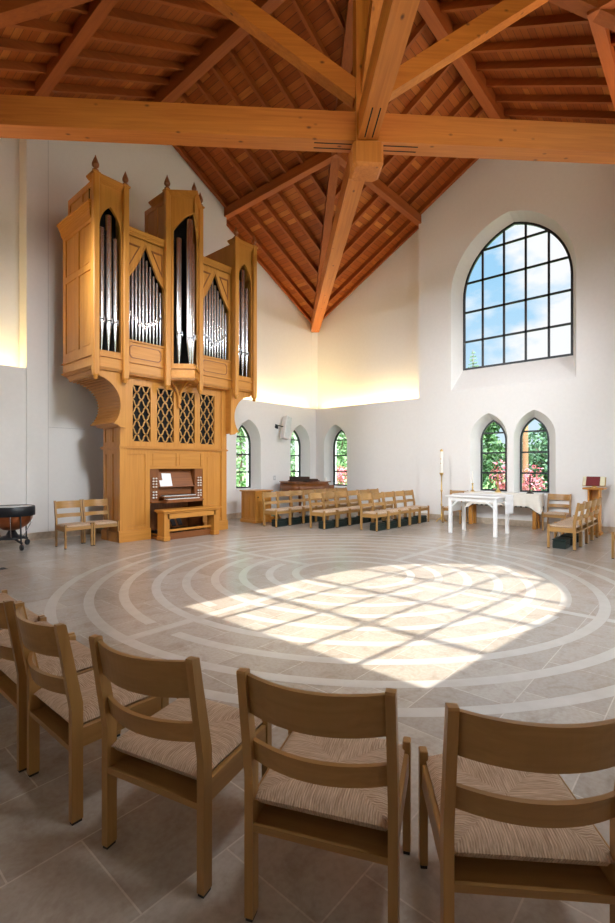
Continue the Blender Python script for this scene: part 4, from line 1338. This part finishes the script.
def uplight(x, y, z, tgt, pw, lab):  # added warm spots, unseen, to lift the roof and upper walls
    r = empty('beam_uplight', (x, y, z)); tag(r, lab, 'lamp', 'added uplights on the timber ties')
    mb = MB(); mb.box(-.06,.06,-.06,.06,0,.04); spart(mb, 'base', BLACKM, r)
    mb = MB(); mb.lathe([(.05,.04),(.09,.10),(.09,.14),(.08,.13)], n=18); spart(mb, 'shade', WHITEL, r)
    ld = bpy.data.lights.new('lamp_light', 'SPOT'); ld.energy = pw; ld.color = (1.0,.80,.58); ld.shadow_soft_size = .2
    ld.spot_size = radians(140); ld.spot_blend = 1.0
    lo = bpy.data.objects.new('lamp_light', ld); COL.objects.link(lo); lo.location = (x, y, z+.32)
    lo.rotation_euler = (Vector(tgt)-lo.location).to_track_quat('-Z', 'Y').to_euler()
uplight(4.3, -4.3, TZ+.42, (2.0, 1.0, 9.6), 220, 'added unseen uplight on the right timber tie')
uplight(-3.4, -3.4, TZ+.42, (-.5, .5, 9.6), 190, 'added unseen uplight on the near timber tie')
lamp(-2.1, -2.1, TZ-.14, [((-.3, 4.8, 2.0), 700, 75), ((6.4, .3, 1.2), 900, 58), ((-2.6, 6.4, 1.6), 420, 60)], lab='added unseen lamp under the near timber tie')
lamp(-4.0, -4.0, TZ-.14, [((-3.4, -2.6, 0), 170, 120)], lab='added unseen lamp under the near timber tie towards the rear corner')
lamp(4.3, -4.3, TZ-.14, [((4.5, 6.2, 1.5), 600, 80), ((1.0, 5.0, 2.5), 380, 60)], lab='added unseen lamp under the right timber tie')
lamp(-4.2, 4.2, TZ-.14, [((6.2, 1.5, 1.0), 800, 75), ((2.0, -2.0, 0), 350, 90)], lab='added unseen lamp under the left timber tie')

# ------------------------------------------------------------------ outdoors
def ground_plane():
    mb = MB(); 
    n = 26; vs = []
    for j in range(n+1):
        for i in range(n+1):
            x = -130+10*i; y = -130+10*j
            vs.append((x, y, -.22))
    mb.add(vs, [(j*(n+1)+i, j*(n+1)+i+1, (j+1)*(n+1)+i+1, (j+1)*(n+1)+i) for j in range(n) for i in range(n)])
    struct(mb.build('ground', LAWN))
ground_plane()
mb = MB(); mb.box(-14, 9, -17, -OUT, -.215, -.12); struct(mb.build('added_terrace', PAVING), 'unseen pale light-reflecting terrace outside the entrance')  # added pale slab outdoors, bounces sunlight through the glazing onto the roof

def foliage(mb, blobs, n, size):
    for _ in range(n):
        cx_, cy_, cz_, rx, ry, rz = random.choice(blobs)
        while True:
            d = Vector((random.uniform(-1,1), random.uniform(-1,1), random.uniform(-1,1)))
            if .02 < d.length < 1: break
        d = d.normalized()*(d.length**.4)
        p = Vector((cx_+d.x*rx, cy_+d.y*ry, cz_+d.z*rz))
        u = Vector((random.gauss(0,1), random.gauss(0,1), random.gauss(0,1))).normalized()
        w = u.cross(Vector((random.gauss(0,1), random.gauss(0,1), random.gauss(0,1)))).normalized()
        s = size*random.uniform(.6, 1.3)
        mb.add([p-u*s, p+w*s*.45, p+u*s, p-w*s*.45], [(0,1,2,3)])
def tree(x, y, hgt, rad, mat, label, cat='tree', n=2600, size=.14, trunk=.09, kind='leafy_tree', low=.1):
    r = empty(kind, (x, y, -.22)); tag(r, label, cat, 'trees and shrubs outside the windows')
    mb = MB(); mb.tube([(0,0,0), (.05,.03,hgt*.4), (0,.0,hgt*.8)], [trunk, trunk*.8, trunk*.3], 8)
    for k in range(5):
        a = k*1.3; mb.tube([(0,0,hgt*(.25+.1*k)), (rad*.5*cos(a), rad*.5*sin(a), hgt*(.4+.1*k))], [trunk*.4, trunk*.15], 6)
    spart(mb, 'trunk', BARK, r)
    bl = []
    for k in range(12):
        a = random.uniform(0, 6.28); q = random.uniform(0, .65)
        zz = hgt*(low+(.97-low)*random.random())
        f = 1-abs((zz/hgt-.5)*1.1)
        bl.append((rad*q*cos(a), rad*q*sin(a), zz, rad*.5*f+.15, rad*.5*f+.15, hgt*.13+.1))
    mb = MB(); foliage(mb, bl, n, size); spart(mb, 'foliage', mat, r)
    return r
tree(15.6, 4.3, 5.2, 1.8, LEAF, 'bushy green tree filling the left of the two small windows', n=4600)
tree(18.8, 2.2, 4.4, 1.7, LEAFD, 'darker green tree seen in the upper part of the right small window', n=3600)
tree(24.0, 1.9, 5.2, 2.2, LEAF, 'green tree far behind at the right edge of the right small window', n=2200)
tree(12.4, 2.2, 1.8, .36, PINK, 'pink flowering shrub low between the two small windows', 'shrub', n=300, size=.08, trunk=.03, kind='flowering_shrub')
tree(13.0, 1.3, 1.6, .55, PINK, 'pink flowering shrub low in the right small window', 'shrub', n=330, size=.08, trunk=.03, kind='flowering_shrub')
tree(11.2, 4.6, 1.9, .7, LEAFD, 'low green shrub at the bottom of the left small window', 'shrub', n=900, size=.10, trunk=.03, kind='garden_shrub')
tree(16.0, 12.6, 4.6, 1.7, LEAFP, 'pale green tree seen in the far corner window of the right wall', n=3000)
tree(13.0, 10.3, 1.6, .55, PINK, 'pink shrub low in the far corner window of the right wall', 'shrub', n=420, size=.08, trunk=.03, kind='flowering_shrub')
tree(12.6, 14.2, 5.6, 1.5, LEAFP, 'pale green tree seen in the left wall window nearest the corner', n=3000)
tree(9.0, 13.4, 5.4, 1.9, LEAFP, 'pale green tree seen in the left wall window beside the organ', n=3000)
# spruce tip in the big window
sr = empty('spruce_tree', (36.0, 12.8, -.22)); tag(sr, 'thin grey green spruce tip in the lower left pane of the big window', 'tree')
mb = MB(); mb.tube([(0,0,0), (0,0,12.3)], [.18,.02], 8); spart(mb, 'trunk', BARK, sr)
mb = MB()
for k in range(34):
    zz = 2.0+10.0*k/33; L = 2.6*(1-(zz-2)/10.4)+.10
    for j in range(9):
        a = random.uniform(0, 6.28); tip = Vector((L*cos(a), L*sin(a), zz-.18*L+random.uniform(-.05,.12))); b0 = Vector((0,0,zz))
        d = (tip-b0); w = Vector((-sin(a), cos(a), 0))*.07
        for t0 in (0, .33, .66):
            p = b0+d*t0; q = b0+d*(t0+.4)
            mb.add([p, (p+q)/2+w, q, (p+q)/2-w], [(0,1,2,3)]); mb.add([p, (p+q)/2+Vector((0,0,.05)), q, (p+q)/2-Vector((0,0,.07))], [(0,1,2,3)])
spart(mb, 'needles', SPRUCE, sr)
# utility pole
up = empty('utility_pole', (17.5, -1.05, -.22)); tag(up, 'brown wooden utility pole in the left of the right small window', 'pole')
up.location = (14.6, 2.02, -.22)
mb = MB(); mb.lathe([(.12,0),(.10,5.5)], n=12); spart(mb, 'pole', POLE, up)
mb = MB(); mb.box(-.02,.02,.10,.16,1.0,1.35); spart(mb, 'pole_sign', WHITEL, up)

# ------------------------------------------------------------------ sun and sky
SUN = Vector((1.0, -.10, -.835)).normalized()
sd = bpy.data.lights.new('sun', 'SUN'); sd.energy = 6.4; sd.angle = radians(.53); sd.color = (1.0,.93,.80)
so = bpy.data.objects.new('sun', sd); COL.objects.link(so); so.rotation_euler = SUN.to_track_quat('-Z', 'Y').to_euler(); so.location = (-20, 2, 20)

wld = bpy.data.worlds.new('sky'); scene.world = wld; wld.use_nodes = True
nt = wld.node_tree; nt.nodes.clear()
wo = N(nt, 'ShaderNodeOutputWorld'); bg = N(nt, 'ShaderNodeBackground'); nt.links.new(bg.outputs[0], wo.inputs[0])
tc = N(nt, 'ShaderNodeTexCoord'); sx = N(nt, 'ShaderNodeSeparateXYZ'); nt.links.new(tc.outputs['Generated'], sx.inputs[0])
mp = N(nt, 'ShaderNodeMapping'); mp.inputs['Scale'].default_value = (2.6,2.6,5.2); mp.inputs['Location'].default_value = (.35,.1,.0)
nt.links.new(tc.outputs['Generated'], mp.inputs['Vector'])
nz = N(nt, 'ShaderNodeTexNoise'); nz.inputs['Scale'].default_value = 1.6; nz.inputs['Detail'].default_value = 7; nz.inputs['Roughness'].default_value = .55
nt.links.new(mp.outputs[0], nz.inputs['Vector'])
blue = ramp(nt, sx.outputs[2], [(0, (.72,.87,.97)), (.35, (.36,.66,.92)), (1, (.2,.45,.8))])
cl = ramp(nt, nz.outputs[0], [(.38, (0,0,0)), (.50, (1,1,1))])
skyc = mix(nt, cl, blue, (.93,.95,.97))
# the sky round the sun (behind the camera) is far brighter
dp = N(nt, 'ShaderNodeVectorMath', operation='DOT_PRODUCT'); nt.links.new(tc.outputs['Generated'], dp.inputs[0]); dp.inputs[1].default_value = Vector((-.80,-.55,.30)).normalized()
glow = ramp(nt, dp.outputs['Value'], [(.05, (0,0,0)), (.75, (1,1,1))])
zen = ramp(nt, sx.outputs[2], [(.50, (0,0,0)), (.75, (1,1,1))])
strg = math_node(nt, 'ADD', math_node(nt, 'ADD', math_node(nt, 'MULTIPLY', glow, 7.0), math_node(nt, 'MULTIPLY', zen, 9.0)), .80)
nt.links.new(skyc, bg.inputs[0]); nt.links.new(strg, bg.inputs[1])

# portals help the sky light find the big openings
def portal(side, c, hw, z0, z1):
    mp = WALLMAP[side]
    ld = bpy.data.lights.new('window_portal', 'AREA'); ld.shape = 'RECTANGLE'; ld.size = 2*hw; ld.size_y = z1-z0; ld.cycles.is_portal = True
    lo = bpy.data.objects.new('window_portal', ld); COL.objects.link(lo); lo.location = mp(c, (z0+z1)/2, .45)
    z = (Vector(mp(0,0,1))-Vector(mp(0,0,0))).normalized(); y = Vector((0,0,1)); x = y.cross(z)
    lo.rotation_euler = Matrix((x, y, z)).transposed().to_euler()
for sdn, ws in WINDOWS.items():
    for w in ws:
        c, half, sill, spring, rise = w['glass']; portal(sdn, c, half, sill, spring+rise)

# ------------------------------------------------------------------ camera
cam = bpy.data.cameras.new('camera'); co = bpy.data.objects.new('camera', cam); COL.objects.link(co)
cam.sensor_fit = 'HORIZONTAL'; cam.sensor_width = 36.0; cam.lens = 468.04/615*36.0
cam.shift_y = (466.04-461.5)/615; cam.clip_start = .02; cam.clip_end = 500
co.location = (-5.85, -3.98, 1.50)
co.rotation_euler = (radians(90), 0, radians(41.3176-90))
scene.camera = co
vs_ = scene.view_settings
vs_.view_transform = 'Standard'; vs_.look = 'None'; vs_.gamma = 1.0; vs_.exposure = 0.42; vs_.use_curve_mapping = False
scene.cycles.max_bounces = 8; scene.cycles.diffuse_bounces = 5; scene.cycles.glossy_bounces = 3; scene.cycles.transparent_max_bounces = 12
scene.cycles.sample_clamp_indirect = 6.0; scene.cycles.caustics_reflective = False; scene.cycles.caustics_refractive = False
scene.cycles.use_denoising = True
